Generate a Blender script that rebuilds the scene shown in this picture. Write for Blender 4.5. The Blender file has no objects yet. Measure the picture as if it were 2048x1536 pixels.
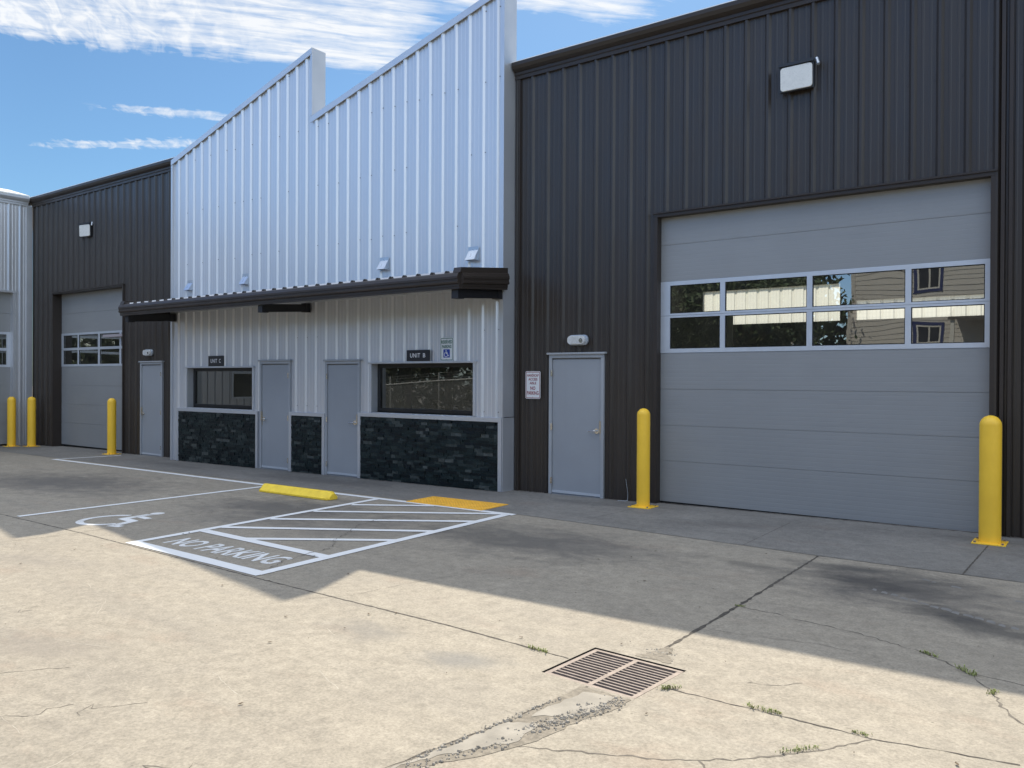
import bpy, bmesh, math, random
from mathutils import Vector, Matrix
random.seed(11)
R = math.radians
SC = bpy.context.scene
COL = SC.collection
GS = 0.0073                      # the lot falls gently to the left
def gz(x): return GS * x

# ------------------------------------------------------------------ helpers
class MB:
    def __init__(s): s.v = []; s.f = []; s.sm = []
    def add(s, vs, fs, smooth=False):
        o = len(s.v); s.v += [tuple(v) for v in vs]
        for f in fs: s.f.append(tuple(i + o for i in f)); s.sm.append(smooth)
    def quad(s, a, b, c, d): s.add([a, b, c, d], [(0, 1, 2, 3)])
    def poly(s, p): s.add(p, [tuple(range(len(p)))])
    def box(s, x0, y0, z0, x1, y1, z1):
        x0, x1 = sorted((x0, x1)); y0, y1 = sorted((y0, y1)); z0, z1 = sorted((z0, z1))
        v = [(x, y, z) for z in (z0, z1) for y in (y0, y1) for x in (x0, x1)]
        s.add(v, [(0, 2, 3, 1), (4, 5, 7, 6), (0, 1, 5, 4), (2, 6, 7, 3), (0, 4, 6, 2), (1, 3, 7, 5)])
    def extr(s, prof, fn, t0, t1, smooth=False):
        """closed 2D profile carried from t0 to t1; fn(a, b, t) -> xyz"""
        n = len(prof)
        v = [fn(a, b, t0) for a, b in prof] + [fn(a, b, t1) for a, b in prof]
        s.add(v, [(i, (i + 1) % n, n + (i + 1) % n, n + i) for i in range(n)], smooth)
        s.add(v, [tuple(range(n))[::-1], tuple(range(n, 2 * n))])
    def tube(s, p0, p1, r, n=8, r1=None, smooth=True, cap=True):
        p0, p1 = Vector(p0), Vector(p1); d = (p1 - p0).normalized()
        a = d.orthogonal().normalized(); b = d.cross(a); r1 = r if r1 is None else r1
        v = []
        for p, q in ((p0, r), (p1, r1)):
            v += [p + (a * math.cos(2 * math.pi * i / n) + b * math.sin(2 * math.pi * i / n)) * q for i in range(n)]
        s.add(v, [(i, (i + 1) % n, n + (i + 1) % n, n + i) for i in range(n)], smooth)
        if cap: s.add(v, [tuple(range(n))[::-1], tuple(range(n, 2 * n))])
    def lathe(s, prof, c, n=24, smooth=True):
        v = []; m = len(prof)
        for r, z in prof:
            v += [(c[0] + r * math.cos(2 * math.pi * i / n), c[1] + r * math.sin(2 * math.pi * i / n), c[2] + z) for i in range(n)]
        s.add(v, [(j * n + i, j * n + (i + 1) % n, (j + 1) * n + (i + 1) % n, (j + 1) * n + i) for j in range(m - 1) for i in range(n)], smooth)
        if prof[-1][0] > 1e-4: s.add(v[-n:], [tuple(range(n))])
    def build(s, name, mat, parent=None, bevel=0, recalc=True, loc=None):
        me = bpy.data.meshes.new(name)
        off = Vector(loc) if loc else (parent_world(parent) if parent else Vector((0, 0, 0)))
        me.from_pydata([tuple(Vector(v) - off) for v in s.v], [], s.f)
        me.polygons.foreach_set('use_smooth', s.sm)
        me.materials.append(mat)
        if recalc or bevel:
            bm = bmesh.new(); bm.from_mesh(me)
            if bevel: bmesh.ops.remove_doubles(bm, verts=bm.verts, dist=1e-5)
            bmesh.ops.recalc_face_normals(bm, faces=bm.faces)
            bm.to_mesh(me); bm.free()
        me.update()
        o = bpy.data.objects.new(name, me); COL.objects.link(o)
        if parent: o.parent = parent
        elif loc: o.location = loc
        if bevel:
            b = o.modifiers.new('bevel', 'BEVEL'); b.width = bevel; b.segments = 2; b.limit_method = 'ANGLE'
        return o
def parent_world(p):
    v = Vector((0, 0, 0))
    while p: v += Vector(p.location); p = p.parent
    return v
def tag(o, label=None, cat=None, group=None, kind=None):
    if label: o['label'] = label
    if cat: o['category'] = cat
    if group: o['group'] = group
    if kind: o['kind'] = kind
    return o
def thing(name, loc, label, cat, group=None):
    o = bpy.data.objects.new(name, None); o.location = loc; o.empty_display_size = .2; COL.objects.link(o)
    return tag(o, label, cat, group)
def copy_tree(o, parent=None):
    c = o.copy(); COL.objects.link(c)
    if parent: c.parent = parent
    for ch in [k for k in bpy.data.objects if k.parent == o]: copy_tree(ch, c)
    return c
def rrect(x0, z0, x1, z1, r, n=5):
    p = []
    for cx, cz, a in ((x1 - r, z1 - r, 0), (x0 + r, z1 - r, 90), (x0 + r, z0 + r, 180), (x1 - r, z0 + r, 270)):
        for i in range(n + 1):
            t = R(a + 90 * i / n); p.append((cx + r * math.cos(t), cz + r * math.sin(t)))
    return p
def fxz(a, b, t): return (a, t, b)          # profile in X,Z carried along Y
def fyz(a, b, t): return (t, a, b)          # profile in Y,Z carried along X
def fxy(a, b, t): return (a, b, t)
def text_geo(mb, s, fn, x0, y0, x1, y1, bold=0.0, spacing=1.0):
    """lettering filled into the box x0..x1, y0..y1 of a plane; fn(a, b) -> xyz"""
    cu = bpy.data.curves.new('t', 'FONT'); cu.body = s; cu.offset = bold; cu.space_character = spacing; cu.resolution_u = 3
    ob = bpy.data.objects.new('t', cu); COL.objects.link(ob)
    me = bpy.data.meshes.new_from_object(ob.evaluated_get(bpy.context.evaluated_depsgraph_get()))
    vs = [(v.co.x, v.co.y) for v in me.vertices]
    ax, bx = min(v[0] for v in vs), max(v[0] for v in vs); ay, by = min(v[1] for v in vs), max(v[1] for v in vs)
    mb.add([fn(x0 + (x - ax) / (bx - ax) * (x1 - x0), y0 + (y - ay) / (by - ay) * (y1 - y0)) for x, y in vs], [tuple(p.vertices) for p in me.polygons])
    bpy.data.objects.remove(ob); bpy.data.meshes.remove(me); bpy.data.curves.remove(cu)

# ------------------------------------------------------------------ materials
def newmat(name):
    m = bpy.data.materials.new(name); m.use_nodes = True
    nt = m.node_tree; b = nt.nodes['Principled BSDF']
    return m, nt, b
def N(nt, typ, **kw):
    n = nt.nodes.new(typ)
    for k, v in kw.items():
        if k.startswith('i_'):
            key = k[2:]; key = int(key) if key.isdigit() else key.replace('_', ' ')
            n.inputs[key].default_value = v
        else: setattr(n, k, v)
    return n
def L(nt, a, b): nt.links.new(a, b)
def ramp(nt, src, stops):
    r = nt.nodes.new('ShaderNodeValToRGB'); e = r.color_ramp.elements
    while len(e) < len(stops): e.new(.5)
    for k, (p, c) in zip(e, stops):
        k.position = p; k.color = (c, c, c, 1) if isinstance(c, (int, float)) else (*c, 1)
    L(nt, src, r.inputs[0]); return r
def coords(nt, scale=(1, 1, 1), rot=(0, 0, 0), loc=(0, 0, 0), src='Object'):
    tc = nt.nodes.new('ShaderNodeTexCoord'); mp = nt.nodes.new('ShaderNodeMapping')
    mp.inputs['Scale'].default_value = scale; mp.inputs['Rotation'].default_value = rot; mp.inputs['Location'].default_value = loc
    L(nt, tc.outputs[src], mp.inputs[0]); return mp.outputs[0]
def mixc(nt, fac, a, b, mode='MIX'):
    m = nt.nodes.new('ShaderNodeMix'); m.data_type = 'RGBA'; m.blend_type = mode
    for sock, v in ((m.inputs[0], fac), (m.inputs[6], a), (m.inputs[7], b)):
        if isinstance(v, (int, float)): sock.default_value = v
        elif isinstance(v, tuple): sock.default_value = (*v, 1)
        else: L(nt, v, sock)
    return m.outputs[2]
def math_(nt, op, a, b=None, clamp=False):
    m = nt.nodes.new('ShaderNodeMath'); m.operation = op; m.use_clamp = clamp
    for i, v in enumerate((a, b)):
        if v is None: continue
        if isinstance(v, (int, float)): m.inputs[i].default_value = v
        else: L(nt, v, m.inputs[i])
    return m.outputs[0]
def noise(nt, vec, scale, detail=4, rough=.55, dist=0):
    n = N(nt, 'ShaderNodeTexNoise', i_Scale=scale, i_Detail=detail, i_Roughness=rough, i_Distortion=dist); L(nt, vec, n.inputs['Vector']); return n.outputs[0]
def bump(nt, b, h, strength=.2, dist=.01):
    n = N(nt, 'ShaderNodeBump', i_Strength=strength, i_Distance=dist); L(nt, h, n.inputs['Height']); L(nt, n.outputs[0], b.inputs['Normal'])
def paint(name, col, rough=.45, metal=0., var=.12, vscale=1.5, bmp=0., bscale=30, stretch=(1, 1, 1), spec=.5, dirt=0., rvar=.07):
    m, nt, b = newmat(name)
    v = coords(nt, stretch)
    n1 = noise(nt, v, vscale, 5, .6)
    dark = tuple(c * (1 - var) for c in col); lite = tuple(min(1, c * (1 + var)) for c in col)
    c = ramp(nt, n1, [(.3, dark), (.7, lite)]).outputs[0]
    if dirt:
        n3 = noise(nt, coords(nt, (6, 6, .5)), 1.3, 6, .65)
        c = mixc(nt, math_(nt, 'MULTIPLY', ramp(nt, n3, [(.55, 0.), (.75, 1.)]).outputs[0], dirt), c, tuple(x * .55 for x in col))
    L(nt, c, b.inputs['Base Color'])
    b.inputs['Metallic'].default_value = metal; b.inputs['Specular IOR Level'].default_value = spec
    n2 = noise(nt, v, vscale * 4, 4)
    L(nt, ramp(nt, n2, [(.3, max(.02, rough - rvar)), (.7, min(1, rough + rvar))]).outputs[0], b.inputs['Roughness'])
    if bmp: bump(nt, b, noise(nt, coords(nt), bscale, 3), bmp, .004)
    return m

M = {}
M['dark'] = paint('dark_bronze_panel', (.037, .030, .025), .37, 0, .12, .9, .12, 2.2, (1, 1, .25), .48, .0)
M['dark_trim'] = paint('dark_bronze_trim', (.037, .029, .024), .42, 0, .1, 1.2, .08, 3, spec=.36)
M['black_box'] = paint('black_channel', (.012, .012, .014), .5, 0, .1, 2)
M['silver'] = paint('silver_coated_steel', (.60, .615, .64), .37, .52, .04, .7, 0, 1.4, (1, 1, .2), .5, .0, .012)
M['silver_trim'] = paint('silver_trim_steel', (.55, .57, .60), .36, .5, .05, .8, .1, 2)
M['wing_roof'] = paint('white_roof_edge', (.8, .8, .79), .4, .1, .05, 1)
M['galv'] = paint('galvanised_steel', (.46, .51, .57), .32, .6, .04, 4, .02, 8)
M['door'] = paint('grey_door_paint', (.305, .325, .348), .42, 0, .05, 1.1, .04, 60, dirt=.08)
M['doorframe'] = paint('grey_frame_paint', (.345, .365, .385), .4, 0, .05, 2)
M['gdframe'] = paint('white_aluminium', (.54, .58, .63), .35, .25, .04, 3)
M['black'] = paint('black_aluminium', (.015, .016, .018), .35, .2, .1, 4)
M['rubber'] = paint('black_rubber', (.01, .01, .01), .8)
M['chrome'] = paint('satin_chrome', (.65, .64, .62), .22, 1., .05, 20)
M['brass'] = paint('brass_plate', (.52, .46, .36), .35, .8, .1, 20)
M['yellow'] = paint('safety_yellow_paint', (.97, .585, .042), .46, 0, .06, 3, .10, 18, dirt=.12)
M['yellow_stop'] = paint('yellow_concrete_paint', (.95, .66, .055), .7, 0, .10, 9, .3, 60, dirt=.15)
M['mat'] = paint('yellow_tactile_plastic', (.86, .46, .045), .6, 0, .12, 4, .1, 50)
M['sign_white'] = paint('sign_white', (.72, .74, .74), .35, 0, .04, 5)
M['sign_black'] = paint('sign_black', (.014, .014, .018), .4)
M['letter_white'] = paint('letter_white', (.8, .8, .8), .5, 0, .02)
M['letter_green'] = paint('letter_green', (.01, .12, .07), .5, 0, .02)
M['letter_red'] = paint('letter_maroon', (.27, .02, .035), .5, 0, .02)
M['blue'] = paint('sign_blue', (.012, .05, .33), .4, 0, .02)
M['lens'] = paint('frosted_lens', (.70, .69, .64), .3, 0, .05, 12)
M['lens_clear'] = paint('ribbed_lens', (.62, .63, .62), .22, 0, .1, 30)
M['housing'] = paint('lamp_housing_black', (.02, .021, .024), .45)
M['wood_red'] = paint('red_purlin', (.09, .035, .03), .6, 0, .2, 1)
M['inner_dark'] = paint('inner_wall', (.13, .115, .10), .8, 0, .2, 1)
M['inner_white'] = paint('inner_white_panel', (.5, .5, .47), .7, 0, .08, 1)
M['inner_mauve'] = paint('inner_room_paint', (.34, .31, .33), .8, 0, .08, 1)
M['inner_green'] = paint('inner_green_paint', (.16, .2, .15), .8, 0, .08, 1)
M['rust'] = paint('rusty_cast_iron', (.235, .195, .17), .62, .2, .2, 14, .5, 70, dirt=.35)
M['pit'] = paint('pit_dirt', (.012, .011, .010), .95)
M['crackm'] = paint('joint_filler_dirt', (.075, .066, .055), .95, 0, .5, 25, .6, 60)
M['crackl'] = paint('crack_dirt', (.13, .115, .095), .95, 0, .4, 25)  # dark dirt colour of the crack strips
M['soilm'] = paint('sandy_soil', (.215, .19, .152), .95, 0, .35, 30, .8, 90)
M['rubble'] = paint('broken_concrete', (.32, .292, .245), .9, 0, .4, 20, .6, 60)
M['trace'] = paint('worn_paint', (.185, .182, .175), .9, 0, .2, 12)
M['scratch'] = paint('pale_scratch', (.385, .35, .29), .9, 0, .2, 12)
M['grey_patch'] = paint('grey_mortar_patch', (.285, .262, .222), .9, 0, .25, 6, .5, 40)
M['weed'] = paint('weed_green', (.24, .27, .09), .7, 0, .4, 30)
M['bark'] = paint('bark', (.09, .07, .05), .9, 0, .3, 6, .6, 15)
M['leaf'] = paint('leaf_green', (.065, .095, .038), .6, 0, .5, 1.2)
M['leaf2'] = paint('leaf_olive', (.075, .088, .038), .6, 0, .5, 1.2)
M['siding'] = paint('beige_lap_siding', (.44, .43, .405), .7, 0, .05, 2)
M['blue_trim'] = paint('navy_trim_paint', (.015, .025, .11), .5)
M['shingle'] = paint('roof_shingle', (.09, .085, .08), .9, 0, .3, 12, .4, 40)
M['fence_steel'] = paint('fence_galvanised', (.5, .51, .5), .45, .3, .1, 10)
M['dryleaf'] = paint('dry_leaf', (.10, .07, .04), .8, 0, .4, 40)

# translucent daylight panel
m, nt, b = newmat('daylight_panel')
tr = N(nt, 'ShaderNodeBsdfTranslucent'); tr.inputs[0].default_value = (.95, .93, .88, 1)
df = N(nt, 'ShaderNodeBsdfDiffuse'); df.inputs[0].default_value = (.7, .7, .66, 1)
mx = N(nt, 'ShaderNodeMixShader', i_0=.8); L(nt, df.outputs[0], mx.inputs[1]); L(nt, tr.outputs[0], mx.inputs[2])
L(nt, mx.outputs[0], nt.nodes['Material Output'].inputs[0]); M['daylight'] = m

def glass(name, tint, refl, wav):
    m, nt, b = newmat(name)
    tp = N(nt, 'ShaderNodeBsdfTransparent'); tp.inputs[0].default_value = (*tint, 1)
    gl = N(nt, 'ShaderNodeBsdfGlossy', i_Roughness=.0); gl.inputs[0].default_value = (.95, .97, .96, 1)
    fr = N(nt, 'ShaderNodeFresnel', i_IOR=1.5)
    bp = N(nt, 'ShaderNodeBump', i_Strength=wav, i_Distance=.02)
    L(nt, noise(nt, coords(nt, (1, 1, 1.6)), .9, 1, .4), bp.inputs['Height']); L(nt, bp.outputs[0], gl.inputs['Normal'])
    f = math_(nt, 'ADD', math_(nt, 'MULTIPLY', fr.outputs[0], 1.6), refl, True)
    mx = N(nt, 'ShaderNodeMixShader'); L(nt, f, mx.inputs[0]); L(nt, tp.outputs[0], mx.inputs[1]); L(nt, gl.outputs[0], mx.inputs[2])
    dd = N(nt, 'ShaderNodeBsdfDiffuse'); dd.inputs[0].default_value = (.55, .54, .5, 1)       # a film of dust
    m3 = N(nt, 'ShaderNodeMixShader'); L(nt, ramp(nt, noise(nt, coords(nt), 2.2, 6, .65), [(.3, .012), (.7, .035)]).outputs[0], m3.inputs[0]); L(nt, mx.outputs[0], m3.inputs[1]); L(nt, dd.outputs[0], m3.inputs[2])
    L(nt, m3.outputs[0], nt.nodes['Material Output'].inputs[0]); return m
M['glass'] = glass('door_glass', (.72, .75, .72), .15, .16)
M['glass_win'] = glass('tinted_window_glass', (.36, .41, .38), .06, .02)
M['glass_house'] = glass('house_glass', (.3, .3, .3), .2, .05)

# slate wainscot: colour by stone
m, nt, b = newmat('dark_slate_stone')
gi = nt.nodes.new('ShaderNodeNewGeometry')
rr = gi.outputs['Random Per Island']
c1 = ramp(nt, rr, [(0., (.003, .006, .008)), (.45, (.005, .012, .013)), (.72, (.011, .021, .021)), (.9, (.024, .034, .033)), (1., (.075, .085, .08))]).outputs[0]
v = coords(nt)
n1 = noise(nt, v, 14, 6, .7)
c2 = mixc(nt, 1., c1, ramp(nt, n1, [(.3, .55), (.7, 1.5)]).outputs[0], 'MULTIPLY')
L(nt, c2, b.inputs['Base Color']); b.inputs['Roughness'].default_value = .42; b.inputs['Specular IOR Level'].default_value = .28
bump(nt, b, noise(nt, v, 22, 6, .65), .6, .02); M['stone'] = m

# overhead-door skin: fine embossed horizontal ribs
m, nt, b = newmat('grey_sectional_door')
c = ramp(nt, noise(nt, coords(nt, (1, 1, .6)), .8, 5), [(.3, (.258, .266, .268)), (.7, (.284, .292, .294))]).outputs[0]
n3 = noise(nt, coords(nt, (.5, 1, 3)), 2.2, 5, .65)
c = mixc(nt, math_(nt, 'MULTIPLY', ramp(nt, n3, [(.5, 0.), (.75, 1.)]).outputs[0], .25), c, (.205, .21, .212))
L(nt, c, b.inputs['Base Color']); b.inputs['Roughness'].default_value = .4
wv = N(nt, 'ShaderNodeTexWave', i_Scale=5.2, i_Distortion=.35, i_Detail=2); wv.bands_direction = 'Z'; wv.inputs['Detail Scale'].default_value = 4.
L(nt, coords(nt, (.08, .08, 1.)), wv.inputs['Vector'])
hh = math_(nt, 'ADD', math_(nt, 'MULTIPLY', ramp(nt, wv.outputs['Fac'], [(0., 0.), (.15, 1.)]).outputs[0], .9), math_(nt, 'MULTIPLY', noise(nt, coords(nt, (.25, 1, 3)), 18, 4, .7), .5))
bump(nt, b, hh, .2, .004); M['gdoor'] = m

# concrete
def concrete(name, lite, dark, stain, big=.35, seed=0., spots=()):
    m, nt, b = newmat(name)
    v = coords(nt, loc=(seed, seed * .7, 0))
    base = ramp(nt, noise(nt, v, big, 8, .62, .3), [(.32, dark), (.5, tuple((a + c) / 2 for a, c in zip(lite, dark))), (.68, lite)]).outputs[0]
    # blotches, worn streaks along the driving direction
    st = noise(nt, coords(nt, (.45, 1.9, 1), (0, 0, R(-12)), (seed, 3, 0)), 1.25, 9, .68, .5)
    base = mixc(nt, math_(nt, 'MULTIPLY', ramp(nt, st, [(.48, 0.), (.72, 1.)]).outputs[0], .45), base, stain)
    lt = noise(nt, coords(nt, (.8, 1.3, 1), (0, 0, R(20)), (9 + seed, 3, 0)), 2.6, 9, .7, .4)
    base = mixc(nt, math_(nt, 'MULTIPLY', ramp(nt, lt, [(.52, 0.), (.70, 1.)]).outputs[0], .38), base, tuple(min(1, x * 1.30) for x in lite))
    rd = noise(nt, coords(nt, (.7, 1.5, 1), (0, 0, R(8)), (30 + seed, 1, 0)), 1.1, 6, .6)
    base = mixc(nt, math_(nt, 'MULTIPLY', ramp(nt, rd, [(.58, 0.), (.72, 1.)]).outputs[0], .3), base, (lite[0] * .85, lite[1] * .68, lite[2] * .62))
    fine = noise(nt, v, 55, 6, .75)
    base = mixc(nt, 1., base, ramp(nt, fine, [(.28, .66), (.5, 1.), (.72, 1.30)]).outputs[0], 'MULTIPLY')
    mid = noise(nt, v, 11, 7, .72)
    base = mixc(nt, 1., base, ramp(nt, mid, [(.25, .74), (.5, 1.), (.75, 1.20)]).outputs[0], 'MULTIPLY')
    vo = N(nt, 'ShaderNodeTexVoronoi', i_Scale=11.); L(nt, v, vo.inputs['Vector'])
    sp = math_(nt, 'MULTIPLY', ramp(nt, vo.outputs['Distance'], [(.05, 1.), (.10, 0.)]).outputs[0], ramp(nt, noise(nt, v, 3.1, 2), [(.55, 0.), (.62, 1.)]).outputs[0])
    base = mixc(nt, math_(nt, 'MULTIPLY', sp, .55), base, tuple(x * .35 for x in dark))
    for (x, y, rx, ry, rot, amt, colr) in spots:      # oil and tyre marks, plus broad darker patches over the strip near the building
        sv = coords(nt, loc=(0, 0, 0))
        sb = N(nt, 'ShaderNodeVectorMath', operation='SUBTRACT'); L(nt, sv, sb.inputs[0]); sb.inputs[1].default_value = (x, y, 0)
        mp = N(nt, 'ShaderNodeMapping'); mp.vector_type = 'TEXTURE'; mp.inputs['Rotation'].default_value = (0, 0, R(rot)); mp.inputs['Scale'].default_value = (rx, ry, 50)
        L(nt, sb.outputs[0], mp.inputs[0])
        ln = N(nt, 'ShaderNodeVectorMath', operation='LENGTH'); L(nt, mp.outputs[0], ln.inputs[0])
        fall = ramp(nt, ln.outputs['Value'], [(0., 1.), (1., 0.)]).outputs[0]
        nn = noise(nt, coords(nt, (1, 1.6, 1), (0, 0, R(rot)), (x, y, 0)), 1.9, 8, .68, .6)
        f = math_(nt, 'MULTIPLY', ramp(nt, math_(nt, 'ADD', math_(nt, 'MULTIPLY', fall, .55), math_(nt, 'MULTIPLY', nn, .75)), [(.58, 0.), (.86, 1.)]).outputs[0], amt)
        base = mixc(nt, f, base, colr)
    L(nt, base, b.inputs['Base Color'])
    L(nt, ramp(nt, st, [(.3, .92), (.7, .68)]).outputs[0], b.inputs['Roughness']); b.inputs['Specular IOR Level'].default_value = .35
    h = math_(nt, 'ADD', math_(nt, 'MULTIPLY', fine, .6), math_(nt, 'MULTIPLY', noise(nt, v, 160, 3, .7), .5))
    bump(nt, b, h, .42, .006)
    return m
OIL = (.052, .050, .049)
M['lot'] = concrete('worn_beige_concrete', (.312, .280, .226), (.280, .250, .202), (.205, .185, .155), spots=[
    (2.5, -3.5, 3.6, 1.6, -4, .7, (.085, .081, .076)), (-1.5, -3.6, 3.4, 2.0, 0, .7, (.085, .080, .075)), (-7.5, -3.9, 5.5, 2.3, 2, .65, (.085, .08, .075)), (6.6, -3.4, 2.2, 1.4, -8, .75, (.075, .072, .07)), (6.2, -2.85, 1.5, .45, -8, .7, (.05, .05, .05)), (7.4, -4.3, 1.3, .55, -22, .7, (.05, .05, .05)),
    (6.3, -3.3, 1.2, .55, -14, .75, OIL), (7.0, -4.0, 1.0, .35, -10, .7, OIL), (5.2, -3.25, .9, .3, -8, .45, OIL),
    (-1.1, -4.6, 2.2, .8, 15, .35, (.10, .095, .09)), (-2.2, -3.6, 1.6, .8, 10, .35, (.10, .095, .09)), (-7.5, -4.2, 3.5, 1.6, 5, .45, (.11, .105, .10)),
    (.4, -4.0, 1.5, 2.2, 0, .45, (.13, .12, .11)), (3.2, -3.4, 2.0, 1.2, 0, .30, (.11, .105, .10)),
    (4.6, -7.1, .65, .35, 20, .55, (.15, .152, .15)), (3.6, -7.0, .8, .4, 10, .45, (.145, .14, .132)),
    (2.0, -8.6, 1.4, .5, 20, .35, (.19, .168, .145)), (-1.0, -7.4, 1.8, .5, 14, .35, (.17, .155, .14))])
M['walk'] = concrete('smooth_grey_concrete', (.225, .215, .195), (.17, .163, .15), (.115, .112, .106), .5, 17., spots=[
    (4.3, -1.1, 1.2, .5, 0, .4, (.11, .108, .105)), (1.6, -.6, 1.4, .4, 0, .5, (.085, .084, .082)), (-4.0, -1.1, 3.6, .8, 0, .6, (.095, .092, .088)), (-9, -1.0, 3, .7, 0, .55, (.10, .097, .092))])
# road paint, worn through to the slab in places
m, nt, b = newmat('white_road_paint')
v = coords(nt)
w = ramp(nt, math_(nt, 'ADD', math_(nt, 'MULTIPLY', noise(nt, v, 3, 5, .6), .45), math_(nt, 'MULTIPLY', noise(nt, v, 60, 4, .7), .55)), [(.64, 0.), (.74, 1.)]).outputs[0]
L(nt, mixc(nt, math_(nt, 'MULTIPLY', w, .45), (.76, .77, .77), (.22, .21, .19)), b.inputs['Base Color']); b.inputs['Roughness'].default_value = .7
bump(nt, b, noise(nt, v, 55, 6, .75), .3, .004); M['road'] = m
m2 = m.copy(); m2.name = 'faded_road_paint'; M['road_faded'] = m2
for n in m2.node_tree.nodes:
    if n.type == 'MATH' and n.operation == 'MULTIPLY' and abs(n.inputs[1].default_value - .45) < .001 and n.inputs[0].is_linked and n.inputs[0].links[0].from_node.type == 'VALTORGB': n.inputs[1].default_value = .72
for n in m2.node_tree.nodes:
    if n.type == 'VALTORGB': n.color_ramp.elements[0].position = .47; n.color_ramp.elements[1].position = .66

# ------------------------------------------------------------------ ground
def gp(x, y, h=0.): return (x, y, gz(x) + h)
GR = [(5.20, -6.345), (5.895, -6.40), (5.845, -7.01), (5.165, -6.955)]     # drain opening
def ring(mb, inner, outer):
    for i in range(4):
        j = (i + 1) % 4; mb.quad(gp(*inner[i]), gp(*inner[j]), gp(*outer[j]), gp(*outer[i]))
g = MB()
sq = [(4.3, -5.4), (6.8, -5.4), (6.8, -8.0), (4.3, -8.0)]
near = [(-40, 12), (40, 12), (40, -45), (-40, -45)]
far = [(-700, 700), (700, 700), (700, -700), (-700, -700)]
ring(g, GR, sq); ring(g, sq, near); ring(g, near, far)
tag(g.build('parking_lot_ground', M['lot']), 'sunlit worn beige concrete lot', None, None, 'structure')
w_ = MB()
edge = [(-17.85, -1.62), (-12, -1.72), (-4.6, -1.86), (-1.2, -1.93), (1.42, -2.06), (3.5, -2.22), (5.6, -2.41), (7.4, -2.50), (16, -2.9)]
for (xa, ya), (xb, yb) in zip(edge, edge[1:]):
    w_.quad(gp(xa, ya, .004), gp(xb, yb, .004), gp(xb, .2, .004), gp(xa, .2, .004))
tag(w_.build('walkway_pavement', M['walk']), 'smoother grey concrete strip along the building', None, None, 'structure')

def strip(mb, pts, wid, h, jit=0., step=.07, wjit=.5, seed=1):
    rd = random.Random(seed); P = []
    for (xa, ya), (xb, yb) in zip(pts, pts[1:]):
        n = max(1, int(math.hypot(xb - xa, yb - ya) / step))
        for i in range(n): P.append((xa + (xb - xa) * i / n, ya + (yb - ya) * i / n))
    P.append(pts[-1]); Q = []
    for i, (x, y) in enumerate(P):
        a = P[max(0, i - 1)]; c = P[min(len(P) - 1, i + 1)]; dx, dy = c[0] - a[0], c[1] - a[1]; l = math.hypot(dx, dy) or 1
        nx, ny = -dy / l, dx / l; o = rd.uniform(-jit, jit); q = wid * .5 * (1 + rd.uniform(-wjit, wjit))
        Q.append(((x + nx * (o + q), y + ny * (o + q)), (x + nx * (o - q), y + ny * (o - q))))
    for a, b_ in zip(Q, Q[1:]):
        mb.quad(gp(*a[0], h), gp(*b_[0], h), gp(*b_[1], h), gp(*a[1], h))
j = MB()
strip(j, [(-17.5, -6.05), (-4.41, -6.245), (-1.92, -6.302), (1.677, -6.475), (4.07, -6.556), (5.17, -6.645)], .016, .0016, .004, .05, .5, 2)
strip(j, [(5.60, -6.32), (5.62, -4.8), (5.61, -2.59), (5.605, -2.42)], .026, .0016, .005, .05, .55, 3)
strip(j, [(5.53, -7.0), (5.45, -7.6), (5.29, -8.44), (5.18, -9.3), (5.05, -10.5)], .024, .0016, .006, .05, .6, 4)
strip(j, [(5.90, -6.75), (6.6, -6.755), (7.07, -6.765), (7.7, -6.655)], .009, .0016, .006, .05, .8, 5)
strip(j, [(6.947, -2.484), (6.99, -.62)], .016, .0052, .002, .05, .4, 6)
strip(j, [(4.763, -2.33), (4.739, -.55)], .007, .0052, .002, .05, .4, 7)
strip(j, [(2.46, -1.95), (2.543, -.6)], .006, .0052, .002, .05, .4, 8)
for p, q_ in (((-.05, -.045), (.64, -.045)), ((1.69, -.045), (2.52, -.045)), ((7.0, -.05), (12, -.05)), ((-9.98, -.375), (-6.6, -.375)), ((-5.55, -.375), (-4.5, -.375)), ((-3.5, -.375), (-.1, -.375)), ((-12.7, -.05), (-11.87, -.05)), ((2.6, .06), (6.9, .06))):
    strip(j, [p, q_], .045, .0050, .012, .06, .75, int(p[0] * 10) + 90)
tag(j.build('slab_joint', M['crackm']), 'dark dirt filled control joints between slabs', None, None, 'structure')
k = MB()
strip(k, [(5.62, -4.782), (5.9, -4.80), (6.144, -4.867), (6.6, -4.966), (7.053, -5.148), (7.348, -5.41), (7.496, -5.688), (7.56, -5.9), (7.68, -6.113), (7.9, -6.4)], .010, .0012, .014, .04, .9, 11)
strip(k, [(7.348, -5.41), (7.52, -5.42), (7.65, -5.46), (7.9, -5.5)], .007, .0012, .01, .05, .7, 12)
strip(k, [(5.55, -7.93), (5.69, -7.879), (6.075, -7.706), (6.3, -7.60), (6.607, -7.385), (6.888, -7.05), (7.059, -6.772)], .009, .0012, .012, .035, .9, 13)
strip(k, [(6.45, -7.5), (6.55, -7.62), (6.62, -7.80), (6.75, -7.95)], .008, .0012, .01, .04, .7, 14)
strip(k, [(1.38, -6.3), (1.42, -6.14), (1.25, -5.84), (1.2, -5.56), (1.15, -5.17), (.98, -4.92), (.85, -4.82), (.6, -4.37), (.34, -3.99), (.19, -3.47), (.25, -2.9)], .008, .0085, .025, .05, .7, 15)
strip(k, [(1.2, -5.56), (1.32, -5.50), (1.38, -5.6)], .006, .0085, .02, .05, .7, 16)
strip(k, [(2.48, -6.98), (2.62, -6.65), (2.82, -6.38), (2.88, -5.99), (2.99, -5.57), (3.2, -4.9)], .003, .0012, .012, .05, .7, 17)
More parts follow.
